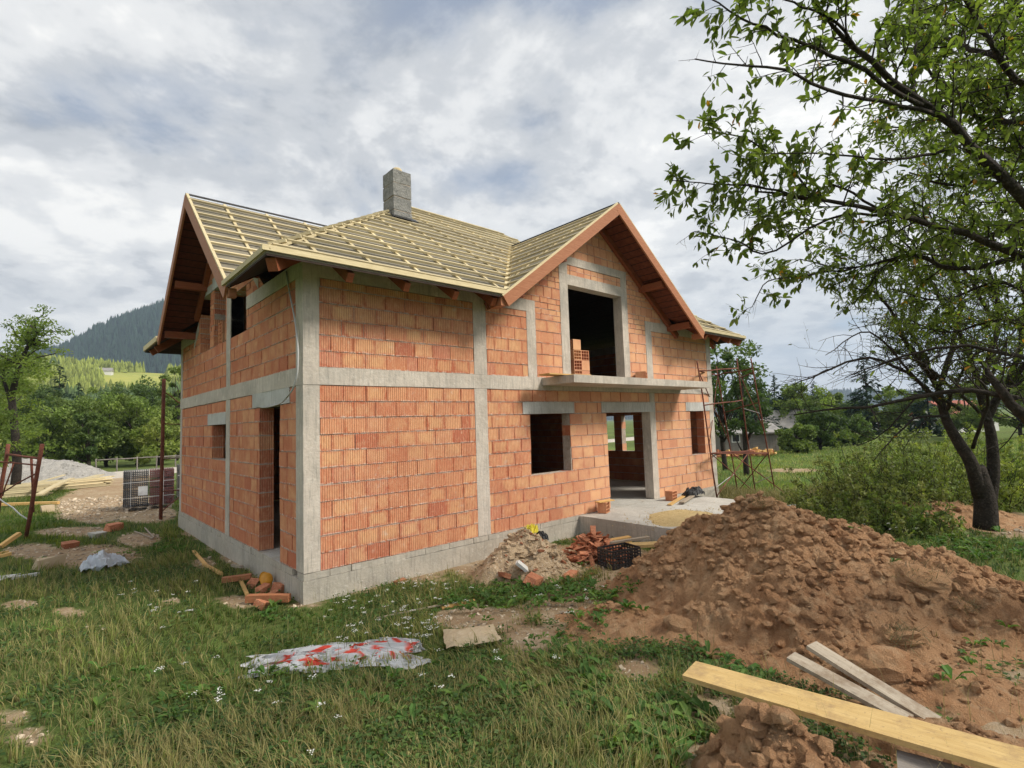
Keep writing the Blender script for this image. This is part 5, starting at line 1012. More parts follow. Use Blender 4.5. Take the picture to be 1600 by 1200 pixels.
# ------------------------------------------------------------------ near fruit trees
LEAF_V = np.array([[0, 0, 0], [.28, .17, .03], [.30, 0, -.02], [.28, -.17, .03], [.66, .19, .0], [.68, 0, -.06], [.66, -.19, .0], [1.0, 0, -.16]])
LEAF_F = np.array([[0, 2, 1], [0, 3, 2], [1, 2, 5], [1, 5, 4], [2, 3, 6], [2, 6, 5], [4, 5, 7], [5, 6, 7]])
def leaf_block(P, D, U, s, w=1.0):
    D = D/np.linalg.norm(D, axis=1)[:, None]; S = np.cross(U, D); S /= np.linalg.norm(S, axis=1)[:, None]+1e-9; Nn = np.cross(D, S); L = LEAF_V
    return P[:, None]+s[:, None, None]*(D[:, None]*L[None, :, 0:1]+S[:, None]*L[None, :, 1:2]*w+Nn[:, None]*L[None, :, 2:3])
class NearTree:
    def __init__(s, name, base, label, seed, lsize):
        s.b = np.array(base, float); s.root = empty(name, s.b, label=label, cat='tree', group='old fruit trees at right'); s.rg = np.random.default_rng(seed); s.t = MB(); s.br = []; s.lp = []; s.ld = []; s.ls = []; s.lsize = lsize
    def path(s, pts, n=14):
        P = np.array([at(*p) for p in pts])-s.b; t = np.linspace(0, len(P)-1, n); i = np.minimum(t.astype(int), len(P)-2); f = (t-i)[:, None]
        Pm = np.vstack([2*P[0]-P[1], P, 2*P[-1]-P[-2]]); a, b, c, d = Pm[i], Pm[i+1], Pm[i+2], Pm[i+3]
        return .5*(2*b+(c-a)*f+(2*a-5*b+4*c-d)*f*f+(3*b-a-3*c+d)*f**3)
    def limb(s, pts, r0, r1, name='branch', twigs=0, tl=.35, leaves=6, start=.15, bare=0.0, n=16, sub=2):
        P = s.path(pts, n); r = np.linspace(r0, r1, n)
        wob = s.rg.normal(0, 1, P.shape)*np.minimum(r, .03)[:, None]*.5; wob[0] = 0; P = P+wob
        mb = MB(); mb.tube(P, r, 7 if r0 > .02 else 5)
        for k in range(twigs):
            t = start+(1-start)*(k+s.rg.random())/twigs; i = min(int(t*(n-1)), n-2); p = P[i]+(P[i+1]-P[i])*(t*(n-1)-i); ax = P[i+1]-P[i]; ax /= np.linalg.norm(ax)
            s.twig(mb, p, ax, tl*s.rg.uniform(.5, 1.25), max(.0022, min(r[i]*.45, .007)), leaves if s.rg.random() > bare else 0, sub)
        s.br.append((mb, name)); return P
    def twig(s, mb, p, ax, L, r, leaves, sub):
        rg = s.rg; v = rg.normal(0, 1, 3); v -= v@ax*ax; v /= np.linalg.norm(v); d = ax*rg.uniform(.35, 1.1)+v*.85; d[2] += .1; d /= np.linalg.norm(d); m = 5; pts = [p]
        for i in range(m-1): d = d+rg.normal(0, .16, 3); d /= np.linalg.norm(d); pts.append(pts[-1]+d*L/(m-1))
        pts = np.array(pts); mb.tube(pts, np.linspace(r, r*.4, m), 4, cap=False)
        for k in range(leaves):
            t = rg.uniform(.2, 1.0)*(m-1); i = min(int(t), m-2); q = pts[i]+(pts[i+1]-pts[i])*(t-i); w = rg.normal(0, 1, 3); w[2] -= .55; dd = d*.5+w*.55; s.lp.append(q); s.ld.append(dd); s.ls.append(s.lsize*rg.uniform(.6, 1.25))
        for _ in range(sub):
            if L > .1: i = rg.integers(1, m-1); s.twig(mb, pts[i], d, L*rg.uniform(.4, .7), r*.6, max(0, int(leaves*.65)), 0)
    def finish(s, col, split=300):
        rg = s.rg; s.t.build('trunk', M['bark'], s.root, smooth=True)
        small = MB()
        for mb, nm in s.br: mb.build(nm, M['bark'], s.root, smooth=True)
        P = np.array(s.lp); D = np.array(s.ld); S = np.array(s.ls); U = rg.normal(0, .5, P.shape)+[0, 0, 1.0]; V = leaf_block(P, D, U, S); n = len(P)
        c = np.where(rg.random((n, 1)) < .5, np.array(col[0]), np.array(col[1]))*rg.uniform(.65, 1.35, (n, 1)); c = np.where(rg.random((n, 1)) < .012, np.array([.42, .20, .03]), c)
        pr = project(V.mean(1)+s.b); vis = (pr[:, 0] > 0) & (pr[:, 0] < 1600) & (pr[:, 1] > 0) & (pr[:, 1] < 1200); sz = np.where(vis, S/pr[:, 2], 0); o = np.argsort(-sz); big = o[:split]; rest = o[split:]
        for i in big:
            mb = MB(); mb.add(V[i]-P[i], LEAF_F, c[i]); lo = mb.build('leaf', M['leaf'], s.root); lo.location = P[i]
        px = S[rest]/np.maximum(pr[rest, 2], .1)*CF; far = rest[px < 11]; rest = rest[px >= 11]
        mb = MB(); mb.add(V[far][:, [0, 4, 7, 3]].reshape(-1, 3), np.arange(len(far))[:, None]*4+[[0, 1, 2, 3]], np.repeat(c[far], 4, 0)); k = len(rest); mb.add(V[rest].reshape(-1, 3), (np.arange(k)[:, None, None]*8+LEAF_F[None]).reshape(-1, 3), np.repeat(c[rest], 8, 0)); mb.build('foliage', M['leaf'], s.root, kind='stuff')
LC = ((.10, .14, .035), (.155, .195, .05))
# forked tree standing behind the mound
bA = at(1540, 818, 9.0); bA[2] = gz(bA[0], bA[1])
A = NearTree('fruit_tree', bA, 'old fruit tree with a forked dark trunk standing beyond the earth mound', 71, .065)
D0 = 9.0
A.t.tube(A.path([(1540, 826, D0), (1540, 790, D0), (1534, 760, D0), (1525, 730, D0)], 10), np.linspace(.175, .13, 10), 10)
A.t.tube(A.path([(1532, 775, D0), (1518, 725, D0-.05), (1497, 690, D0), (1478, 655, D0+.1), (1466, 610, D0+.1)], 14), np.linspace(.115, .055, 14), 9)
A.t.tube(A.path([(1545, 790, D0), (1552, 740, D0), (1550, 690, D0), (1543, 655, D0), (1530, 610, D0)], 14), np.linspace(.105, .055, 14), 9)
kw = dict(twigs=46, tl=.7, leaves=14, sub=3)
for pts, r0, r1 in [([(1470, 610, 9.1), (1420, 540, 9), (1380, 470, 8.8), (1330, 430, 8.6)], .07, .015), ([(1530, 610, 9), (1500, 520, 9.2), (1450, 430, 9.4), (1400, 360, 9.4)], .08, .015), ([(1530, 610, 9), (1560, 500, 8.8), (1540, 400, 8.6), (1500, 300, 8.4)], .08, .015),
                   ([(1543, 655, 9), (1590, 560, 9.2), (1600, 450, 9.4), (1590, 330, 9.6)], .08, .02), ([(1470, 600, 9), (1500, 480, 9.6), (1470, 380, 10), (1440, 300, 10.2)], .07, .015), ([(1560, 520, 8.9), (1520, 440, 8.2), (1470, 400, 7.6), (1400, 400, 7.2)], .05, .012), ([(1543, 640, 9), (1640, 520, 9), (1700, 420, 9), (1720, 330, 9)], .08, .02)]:
    A.limb(pts, r0*.68, r1*.7, **kw)
for pts, r0, r1 in [([(1478, 640, 9.1), (1420, 585, 9), (1350, 560, 8.8), (1280, 585, 8.6), (1240, 600, 8.5)], .05, .008), ([(1500, 640, 9), (1440, 600, 8.7), (1360, 520, 8.4), (1290, 555, 8.2)], .045, .006), ([(1480, 650, 9), (1430, 655, 8.8), (1390, 690, 8.6), (1365, 720, 8.5)], .035, .006), ([(1550, 660, 9), (1480, 600, 8.6), (1420, 560, 8.2), (1330, 590, 8.0)], .045, .006)]:
    A.limb(pts, r0*.7, r1*.8, twigs=22, tl=.5, leaves=3, bare=.65, sub=2)
for pts in ([(1466, 610, 9.1), (1440, 560, 8.8), (1395, 515, 8.6)], [(1530, 610, 9), (1515, 560, 8.7), (1470, 525, 8.5)], [(1540, 640, 9), (1590, 600, 8.8), (1630, 560, 8.6)], [(1480, 640, 9), (1500, 585, 8.6), (1530, 545, 8.4)], [(1543, 600, 9), (1570, 540, 9.3), (1600, 500, 9.5)], [(1450, 570, 9), (1420, 500, 9.3), (1440, 440, 9.6)]):
    A.limb(pts, .035, .008, twigs=26, tl=.55, leaves=14, sub=3)
A.limb([(1520, 700, 8.9), (1545, 620, 8.2), (1520, 590, 7.9), (1490, 600, 7.8)], .03, .008, twigs=12, tl=.4, leaves=9, sub=2)
A.finish(((.075, .10, .03), (.11, .14, .04)), 150)
# near tree: its trunk stands outside the picture, its boughs hang into it
bB = at(1830, 900, 4.6); bB[2] = gz(bB[0], bB[1])
B = NearTree('fruit_tree', bB, 'nearest fruit tree whose leafy boughs hang into the upper right corner', 72, .072)
B.t.tube(B.path([(1830, 1010, 4.6), (1820, 800, 4.6), (1790, 640, 4.6), (1760, 520, 4.6), (1740, 420, 4.5)], 16), np.linspace(.20, .13, 16), 10)
big = [([(1745, 440, 4.5), (1660, 370, 4.2), (1590, 300, 4.0), (1500, 212, 3.9), (1425, 148, 3.8), (1345, 85, 3.7), (1275, 5, 3.6)], .075, .013, 16),
       ([(1760, 520, 4.6), (1680, 440, 4.5), (1600, 400, 4.4), (1480, 360, 4.3), (1390, 335, 4.2), (1270, 312, 4.0), (1180, 300, 3.9)], .06, .008, 18),
       ([(1745, 430, 4.5), (1700, 300, 4.4), (1640, 180, 4.3), (1560, 90, 4.2), (1500, -20, 4.1)], .07, .015, 16), ([(1745, 430, 4.5), (1690, 330, 5.0), (1600, 250, 5.4), (1500, 290, 5.6), (1420, 270, 5.7)], .05, .01, 18),
       ([(1600, 400, 4.4), (1500, 420, 4.6), (1420, 400, 4.8), (1330, 420, 5), (1250, 405, 5)], .035, .006, 16), ([(1640, 180, 4.3), (1540, 190, 4.8), (1460, 120, 5.2), (1400, 60, 5.4)], .04, .008, 16), ([(1560, 90, 4.2), (1480, 60, 4.6), (1420, -10, 5)], .03, .008, 12),
       ([(1700, 360, 4.8), (1620, 330, 5.6), (1540, 370, 6.2), (1450, 330, 6.4)], .035, .008, 18), ([(1700, 300, 5), (1600, 150, 5.6), (1520, 130, 6), (1440, 190, 6.2), (1370, 200, 6.2)], .035, .008, 20), ([(1740, 430, 4.9), (1640, 470, 5.6), (1560, 440, 6.2), (1470, 470, 6.4), (1390, 450, 6.4)], .035, .008, 20),
       ([(1700, 200, 4.6), (1620, 60, 5), (1560, -30, 5.2)], .03, .008, 16), ([(1740, 480, 5), (1640, 400, 6), (1580, 330, 6.8), (1500, 250, 7.2), (1430, 230, 7.4)], .04, .008, 26), ([(1740, 500, 5), (1650, 520, 6.2), (1560, 500, 7), (1480, 520, 7.4), (1420, 500, 7.6)], .04, .008, 24), ([(1720, 300, 5), (1640, 260, 6.4), (1560, 200, 7), (1490, 60, 7.4), (1450, -20, 7.6)], .04, .008, 26), ([(1720, 330, 5), (1660, 300, 6), (1600, 100, 6.6), (1590, 0, 7)], .04, .01, 20), ([(1660, 370, 4.2), (1610, 250, 4.4), (1580, 180, 4.6), (1560, 30, 4.8)], .03, .008, 16)]
for pts, r0, r1, k in big: B.limb(pts, r0*.75, r1*.8, twigs=int(k*2.3), tl=.42, leaves=12, start=.2, sub=3)
tw = [([(1460, 178, 3.85), (1380, 160, 3.7), (1290, 140, 3.5), (1225, 110, 3.4), (1150, 102, 3.3), (1085, 92, 3.2)], .016, .004, 9, 3, .35), ([(1440, 165, 3.8), (1330, 100, 3.6), (1250, 65, 3.5), (1170, 35, 3.4), (1105, -5, 3.3)], .018, .004, 12, 6, .1), ([(1500, 228, 3.9), (1430, 245, 3.8), (1380, 248, 3.7), (1270, 240, 3.6), (1190, 240, 3.5)], .013, .003, 11, 6, .15),
      ([(1270, 312, 4.0), (1230, 260, 3.9), (1160, 215, 3.7), (1100, 208, 3.6)], .010, .003, 12, 7, .05), ([(1270, 312, 4), (1180, 292, 3.8), (1120, 288, 3.7), (1050, 282, 3.6)], .010, .003, 12, 6, .1), ([(1390, 335, 4.2), (1300, 340, 4.1), (1200, 395, 4), (1150, 375, 3.9), (1085, 362, 3.8)], .012, .003, 12, 6, .2), ([(1330, 420, 5), (1260, 430, 4.8), (1200, 440, 4.6), (1175, 480, 4.5)], .010, .003, 9, 6, .2), ([(1390, 335, 4.2), (1300, 290, 4.4), (1240, 330, 4.3), (1170, 340, 4.2)], .012, .003, 14, 7, .05),
      ([(1345, 85, 3.7), (1300, 30, 3.6), (1240, 5, 3.5), (1180, -20, 3.4)], .012, .004, 9, 6, .1), ([(1425, 148, 3.8), (1430, 80, 3.9), (1425, 0, 4.0)], .014, .005, 10, 6, .1)]
for pts, r0, r1, k, lv, br in tw: B.limb(pts, r0, r1, twigs=int(k*1.5), tl=.24, leaves=lv+2, start=.2, bare=br, sub=2)
B.limb([(1790, 640, 4.6), (1700, 620, 4.4), (1590, 622, 4.2), (1500, 610, 4.3), (1400, 628, 4.5), (1300, 640, 4.6), (1240, 648, 4.7)], .032, .005, twigs=14, tl=.5, leaves=2, bare=.8, sub=2, start=.2)
B.limb([(1790, 650, 4.6), (1690, 690, 4.3), (1600, 650, 4.1), (1560, 600, 4.1), (1530, 560, 4.2)], .07, .015, twigs=8, tl=.4, leaves=4, bare=.5, sub=2, start=.3)
B.limb([(1700, 600, 4.6), (1600, 560, 4.6), (1500, 540, 4.8), (1400, 560, 5), (1320, 590, 5.2)], .025, .004, twigs=14, tl=.5, leaves=3, bare=.7, sub=2, start=.2)
B.finish(LC, 300)
# ------------------------------------------------------------------ things on the site
og = np.random.default_rng(77)
def plank(name, p, q, w, t, mat='plank', up=(0, 0, 1), **k):
    p, q = np.array(p, float), np.array(q, float); n = 7; d = (q-p); L = np.linalg.norm(d); d /= L; y = np.cross(up, d); y /= np.linalg.norm(y); z = np.cross(d, y); mb = MB(); V = []
    bow = og.normal(0, .004)*L
    for i in range(n):
        f = i/(n-1); c = -d*L/2+d*L*f+z*bow*4*f*(1-f); e0, e1 = (og.normal(0, .006, 2) if i in (0, n-1) else (0, 0))
        ww = w*(1+og.normal(0, .012)); V += [c-y*ww/2-z*t/2+d*e0, c+y*ww/2-z*t/2+d*e1, c+y*ww/2+z*t/2+d*e1, c-y*ww/2+z*t/2+d*e0]
    F = []
    for i in range(n-1):
        for j in range(4): a = i*4+j; b = i*4+(j+1) % 4; F.append([a, b, b+4, a+4])
    F += [[3, 2, 1, 0], [(n-1)*4, (n-1)*4+1, (n-1)*4+2, (n-1)*4+3]]
    # build in plank axes so that the grain follows the board
    R = np.stack([d, y, z], 1); mb.add(np.array(V)@R, F); o = mb.build(name, M[mat], **k); o.matrix_world = Matrix([[*R[0], (p+q)[0]/2], [*R[1], (p+q)[1]/2], [*R[2], (p+q)[2]/2], [0, 0, 0, 1]]); return o
# planks on the big heap
plank('plank', at(1076, 1047, 4.05), at(1700, 1222, 2.55), .26, .036, 'plank', up=np.cross(at(1700, 1222, 2.55)-at(1076, 1047, 4.05), CR*0.6+CW*1.0)*-1, label='long new yellow plank lying across the foot of the earth heap', cat='plank')
u2 = np.array([-.1, -.25, 1.0])
plank('plank', at(1236, 1026, 4.1), at(1420, 1126, 3.4), .13, .03, 'greyplank', u2, label='grey weathered board on the heap, the left one of two', cat='plank', group='weathered boards on the heap')
plank('plank', at(1268, 1008, 4.15), at(1462, 1128, 3.42), .13, .03, 'greyplank', u2, label='grey weathered board on the heap, the right one of two', cat='plank', group='weathered boards on the heap')
plank('plank', at(1400, 1190, 2.95), at(1640, 1255, 2.6), .2, .035, 'barn', label='dull board in the shade beneath the long yellow plank', cat='plank')  # dark barn wood puts the shade under the plank into the colour
# terrace
rough_box('terrace', M['slab'], (6.0, -3.2, -.75), (10.1, -.022, -.008), None, .006, .12); tr = bpy.data.objects['terrace']; tag(tr, 'bare concrete terrace slab in front of the wide doorway', 'terrace')
def sheet_patch(name, cx, cy, rx, ry, z, th, mat, seed, n=34, rz=0, **k):
    mb = MB(); V = []; F = []; rg = np.random.default_rng(seed)
    for i in range(12):
        r = i/11
        for j in range(n):
            a = j/n*2*np.pi; w = r*(.78+.5*float(vnoise(2+2*math.cos(a), 2+2*math.sin(a), seed=seed))); x, y = cx+rx*w*math.cos(a), cy+ry*w*math.sin(a); V.append((x, y, z+th*(1-r**2)*(.4+1.2*float(fbm(x*6, y*6, seed=seed)))-(.004 if i == 11 else 0)))
    for i in range(11):
        for j in range(n): F.append([i*n+j, (i+1)*n+j, (i+1)*n+(j+1) % n, i*n+(j+1) % n])
    mb.add(V, F); return mb.build(name, mat, smooth=True, **k)
sp = sheet_patch('sand', 7.15, -1.85, 1.1, .62, -.004, .022, M['sand'], 5, label='thin spill of yellow sand on the terrace', cat='sand', kind='stuff')
mb = MB()
for _ in range(900):
    a, r = og.uniform(0, 6.28), abs(og.normal(0, .6)); mb.chunk((7.15+1.15*r*math.cos(a), -1.85+.68*r*math.sin(a), .004), (.016, .012, .008), og)
g_ = mb.build('sand_grains', M['sand'], sp, kind='stuff')
# hollow blocks
def hollow_block(name, c, rz=0, rx=0, size=(.375, .25, .238), nx=4, nz=3, **k):
    """block with open cells through its y direction"""
    mb = MB(); X, Y, Z = size; t = .014
    mb.box((0, 0, -Z/2+t/2), (X, Y, t)).box((0, 0, Z/2-t/2), (X, Y, t)).box((-X/2+t/2, 0, 0), (t, Y, Z-2*t)).box((X/2-t/2, 0, 0), (t, Y, Z-2*t)); mb.box((0, Y*.3, 0), (X-2*t, .006, Z-2*t))
    for i in range(1, nx): mb.box((-X/2+X*i/nx, 0, 0), (.010, Y-.008, Z-2*t))
    for i in range(1, nz): mb.box((0, -.002, -Z/2+Z*i/nz), (X-2*t, Y-.012, .010))
    mb.C = [np.tile([.5, .5, 0.0], (len(v), 1)) for v in mb.V]
    o = mb.build(name, M['brick'], **k); o.location = c; o.rotation_euler = (rx, 0, rz); return o
GB = 'hollow blocks stacked in the upper window opening'
sx, sy = 6.54, .40
for dx, dz, rz, turn, lab in [(0, 0, .02, 0, 'lowest hollow block in the left column of the stack in the upper opening'), (.005, .245, -.03, 0, 'second hollow block from below in the left column of the stack in the upper opening'), (-.01, .49, .03, 0, 'third hollow block from below in the left column of the stack in the upper opening'), (-.02, .735, .05, 1, 'topmost hollow block of the whole stack, turned with its plain side out'),
        (.27, 0, -.04, 1, 'lowest hollow block in the right column of the stack in the upper opening'), (.275, .245, .03, 1, 'middle hollow block in the right column of the stack in the upper opening'), (.27, .49, -.02, 0, 'uppermost hollow block in the right column of the stack in the upper opening')]:
    hollow_block('hollow_block', (sx+dx, sy, Z2+.122+dz), rz-.1+1.5708*turn, size=(.25, .255, .238), nx=3, label=lab, cat='brick', group=GB)
hollow_block('hollow_block', (8.38, -.2, Z2+.11), .5, label='single hollow block standing on the balcony slab right of the opening', cat='brick')
hollow_block('hollow_block', (6.62, -.22, .118), .35, size=(.25, .2, .236), nx=3, label='hollow block on the terrace left of the doorway with a board on top', cat='brick')
plank('board', (6.42, -.2, .25), (6.86, -.28, .255), .16, .022, 'offcut', label='short board resting on the hollow block left of the doorway', cat='board')
hollow_block('hollow_block', (9.05, -.45, .118), .1, size=(.25, .2, .236), nx=3, label='hollow block on the terrace at the foot of the doorway column', cat='brick')
plank('board', (8.3, -.85, .012), (10.0, -.35, .03), .1, .025, 'offcut', label='narrow pale board lying on the terrace in front of the doorway column', cat='board')
plank('board', (8.6, -1.0, .045), (10.05, -.55, .05), .12, .025, 'greyplank', label='grey board lying across the narrow one on the terrace', cat='board')
def crumple(name, c, rx, ry, h, mat, seed, n=26, rz=0.0, f=2.4, cols=None, flat=False, edge=.25, sm=False, base=None, **k):
    """crumpled sheet or bag lying on the ground"""
    X, Y = np.meshgrid(np.linspace(-1, 1, n), np.linspace(-1, 1, n), indexing='ij'); sq = np.sqrt(1-np.clip(Y*Y/2, 0, 1)), np.sqrt(1-np.clip(X*X/2, 0, 1)); A = X*(1 if flat else sq[0]); B_ = Y*(1 if flat else sq[1])
    A = A+(fbm(X*f, Y*f, seed=seed)-.5)*edge*2; B_ = B_+(fbm(X*f+7, Y*f, seed=seed+1)-.5)*edge*2
    px = A*rx; py = B_*ry; cr, sr = math.cos(rz), math.sin(rz); wx, wy = c[0]+cr*px-sr*py, c[1]+sr*px+cr*py
    rid = 1-np.abs(fbm(X*f*1.3+3, Y*f*1.3, seed=seed+5, oc=3)-.5)*4; z = h*(np.clip(1-np.maximum(X*X, Y*Y)**2, 0, 1)*.6+.4)*(.35+.65*rid)*(.4+fbm(X*1.3, Y*1.3, seed=seed+8)*1.2)
    gr = gz(wx, wy) if base is None else np.full_like(wx, base); V = np.stack([wx, wy, gr+np.maximum(z, .006)], -1).reshape(-1, 3)
    i = np.arange(n-1)[:, None]*n; j = np.arange(n-1)[None]; F = np.stack([i+j, i+n+j, i+n+j+1, i+j+1], -1).reshape(-1, 4); mb = MB(); mb.add(V, F, (1, 1, 1) if cols is None else cols(X, Y).reshape(-1, 3)); return mb.build(name, mat, smooth=sm, **k)
crumple('black_sheet', (10.0, -.55), .38, .24, .2, M['sheet'], 31, base=0.0, label='crumpled black plastic sheet on the terrace against the wall', cat='plastic sheet')
# board lying on the balcony and left balcony offcut
plank('board', (4.62, -.45, Z2+.012), (5.85, -.5, Z2+.02), .34, .025, 'offcut', label='plywood board overhanging the left end of the balcony slab', cat='board')
# leaning plywood in the left gable opening
plank('board', (.16, 6.6, 3.1), (.3, 6.15, 5.2), .42, .02, 'plank', (1, 0, 0), label='plywood sheet leaning inside the far left gable opening', cat='board')
GL2 = 'blocks piled inside the near left gable opening'
for k in range(2): hollow_block('hollow_block', (.16, 5.15, 4.16+.25*k), 1.57, size=(.36, .2, .24), label=['lower block piled inside the near left gable opening', 'upper block piled inside the near left gable opening'][k], cat='brick', group=GL2)
# cable hanging down the near corner
cb_pts = [on(447, 424, 'x', -.03), on(452, 455, 'x', -.04), on(461, 500, 'x', -.05), on(466, 545, 'x', -.06), on(465, 585, 'x', -.08), on(457, 610, 'x', -.10), on(440, 630, 'x', -.12), on(420, 636, 'x', -.09), on(404, 637, 'x', .05)]
t = np.linspace(0, len(cb_pts)-1, 40); P = np.array([[np.interp(q, np.arange(len(cb_pts)), np.array(cb_pts)[:, i]) for i in range(3)] for q in t]); P[1:-1] = (P[:-2]+P[1:-1]*2+P[2:])/4; mb = MB(); mb.tube(P, .013, 6); mb.build('cable', M['cable'], smooth=True, label='grey cable hanging down the near corner and looping to the side door', cat='cable')
# rubble by the wall
rub = Heap([(818, 822, 8.9), (840, 838, 8.7)], .78, .10, .09, 210); c = rub.p[0]; rub.p[:, 2] = (.24, .08)
hp = heap_mesh('rubble_heap', rub.top, c[0]-1.5, c[0]+1.5, c[1]-1.5, min(c[1]+1.5, -.025), .035, M['rubble'], 13, 0, label='heap of sandy rubble against the foot of the front wall', cat='rubble')
mb = MB(); mc = MB()
for _ in range(1500):
    x, y = c[0]+og.normal(.2, .45), c[1]+og.normal(-.12, .38)
    if y > -.06: continue
    z = max(float(rub.top(np.array([x]), np.array([y]))[0]), float(gz(x, y))); s = .010+.045*og.random()**4; (mb if og.random() < .9 else mc).chunk((x, y, z+s*.2), (s*1.8, s*1.2, s*.6), og)
mb.build('chips', M['rubble'], hp, kind='stuff'); mc.build('clay_chips', M['clay'], hp, kind='stuff')
# individual broken pieces
def shard(name, c, size, rz, tilt, label, mat='clay', group=None, **k):
    mb = MB(); mb.chunk((0, 0, 0), size, og, .14, R=rotm(rz, *tilt)); mb.build(name, M[mat], center=None, label=label, cat='brick piece', group=group).location = c
q = c
shard('brick_fragment', (q[0]-.55, q[1]-.75, -.28), (.36, .2, .1), .5, (.3, .2), 'large broken block piece at the front foot of the rubble heap', group='broken pieces by the rubble heap')
shard('brick_fragment', (q[0]+.1, q[1]-.95, -.33), (.24, .15, .09), .1, (.1, -.2), 'small reddish broken block lying before the rubble heap', group='broken pieces by the rubble heap')
shard('brick_fragment', (q[0]-.75, q[1]-.35, -.26), (.22, .14, .07), 1.2, (.4, .2), 'flat clay shard at the left foot of the rubble heap', group='broken pieces by the rubble heap')
shard('plaster_fragment', (q[0]-.52, q[1]-.5, -.14), (.2, .2, .05), .7, (.7, .1), 'white angular fragment stuck in the left side of the rubble heap', 'wash', group='broken pieces by the rubble heap')
b0 = at(925, 838, 9.6); tp = empty('tile_heap', (b0[0], b0[1], -.43), label='heap of broken red roof tiles in the corner of wall and terrace', cat='rubble')
for i in range(210):
    x, y = og.normal(0, .38), og.normal(-.1, .3); z = .02+max(0, .52-.75*math.hypot(x, y))*og.uniform(.5, 1); 
    if b0[1]+y > -.1 or b0[0]+x > 5.9: continue
    mb = MB(); mb.chunk((0, 0, 0), (og.uniform(.1, .26), og.uniform(.06, .15), .02), og, .2, R=rotm(og.uniform(0, 6), og.normal(0, .5), og.normal(0, .4))); o = mb.build('tile_shard', M['clay'], tp); o.location = (x, y, z)
crumple('plastic_bag', (q[0]+.08, q[1]-.1), .13, .10, .2, M['yellow'], 44, n=16, base=.17, label='yellow plastic bag on top of the rubble heap', cat='bag')
crumple('rag', (q[0]+.28, q[1]-.12), .10, .16, .14, M['sheet'], 45, n=14, base=.06, label='dark rag hanging on the right side of the rubble heap', cat='rag')
crumple('plastic_bag', G(606, 906)[:2], .26, .18, .24, m_simple('grey_foil', (.42, .47, .47), .3, .5, 0, .5, 9, .01), 46, n=22, f=3.5, label='crumpled grey plastic bag at the foot of the plinth', cat='bag')
shard('brick_fragment', G(624, 912)+[0, 0, .03], (.22, .1, .05), .3, (0, 0), 'flat red shard beside the grey plastic bag')
# crate
def crate(c, rz):
    root = empty('plastic_crate', c, rz, label='black slatted plastic crate standing on the ground before the terrace', cat='crate'); X, Y, Z, t = .58, .4, .30, .014
    mb = MB(); mb.box((0, 0, .02), (X-.02, Y-.02, .012)); mb.build('base', M['black'], root)
    for nm, (sx_, sy_, L, r) in {'a': (0, -1, X, 0), 'b': (0, 1, X, 0), 'c': (-1, 0, Y, 1), 'd': (1, 0, Y, 1)}.items():
        mb = MB(); o = np.array([sx_*X/2, sy_*Y/2, 0]); ax = np.array([0, 1, 0.]) if r else np.array([1., 0, 0])
        for z in (.02, .075, .13, .185, .235, .29): mb.box(o+[0, 0, z], (t if r else L, L if r else t, .02 if z not in (.29,) else .032))
        n = 6 if r else 9
        for i in range(n+1): mb.box(o+ax*(-L/2+L*i/n)+[0, 0, .15], (.016 if not r else t*.8, .016 if r else t*.8, .27))
        mb.build('side', M['black'], root)
    return root
cc = G(972, 884); crate((cc[0], cc[1]+.05, cc[2]), -.25)
TB = 'timber offcuts around the black crate'
def on_ground(px, py, dz=0.0): P = G(px, py); return P+np.array([0, 0, dz])
plank('timber_offcut', on_ground(985, 874, .24), on_ground(1062, 868, .22), .22, .05, 'plank', label='wide yellow offcut lying on blocks behind the black crate', cat='timber', group=TB)
plank('timber_offcut', on_ground(945, 872, .26), on_ground(1015, 866, .3), .09, .03, 'greyplank', label='thin grey stick lying over the black crate', cat='timber', group=TB)
plank('timber_offcut', on_ground(1000, 884, .04), on_ground(1055, 872, .05), .1, .04, 'offcut', label='short offcut on the ground right of the black crate', cat='timber', group=TB)
plank('timber_offcut', on_ground(925, 872, .05), on_ground(955, 885, .05), .12, .1, 'stain', label='squared stub left of the black crate', cat='timber', group=TB)
plank('timber_offcut', on_ground(1030, 866, .1), on_ground(1038, 872, .1), .12, .16, 'offcut', label='upright block under the wide yellow offcut', cat='timber', group=TB)
plank('timber_offcut', on_ground(1010, 894, .03), on_ground(1045, 898, .04), .08, .03, 'offcut', label='small offcut in the grass in front of the black crate', cat='timber', group=TB)
plank('timber_offcut', on_ground(940, 858, .1), on_ground(985, 852, .12), .14, .12, 'offcut', label='thick beam end behind the black crate', cat='timber', group=TB)
# foreground litter
def red_marks(X, Y):
    c = np.ones(X.shape+(3,))*np.array([.60, .61, .63])*(1-.3*(fbm(X*3, Y*3, seed=4)[..., None])); q = X*.99+.10*Y
    glyph = ["10001,11001,10101,10011,10001", "11110,10001,11110,10001,11110", "01110,10001,11111,10001,10001", "11111,00100,00100,00100,00100"]
    for i, u in enumerate((-.66, -.24, .14, .42, .72)):
        rows = glyph[i % 4].split(','); w, y0, y1 = .085, -.7, (.1 if i == 0 else .62); fy = (Y-y0)/(y1-y0)*5; fx = (q-u+w)/(2*w)*5; inn = (fx >= 0) & (fx < 5) & (fy >= 0) & (fy < 5)
        G_ = np.array([[ch == '1' for ch in r] for r in rows]); on_ = np.zeros(X.shape, bool); on_[inn] = G_[4-fy[inn].astype(int), fx[inn].astype(int)]; fade = fbm(X*5, Y*5, seed=14) > (.2 if i < 2 else .36); c[on_ & fade] = (.60, .075, .05)
    return c
pc = (G(410, 1040)+G(650, 1035))/2
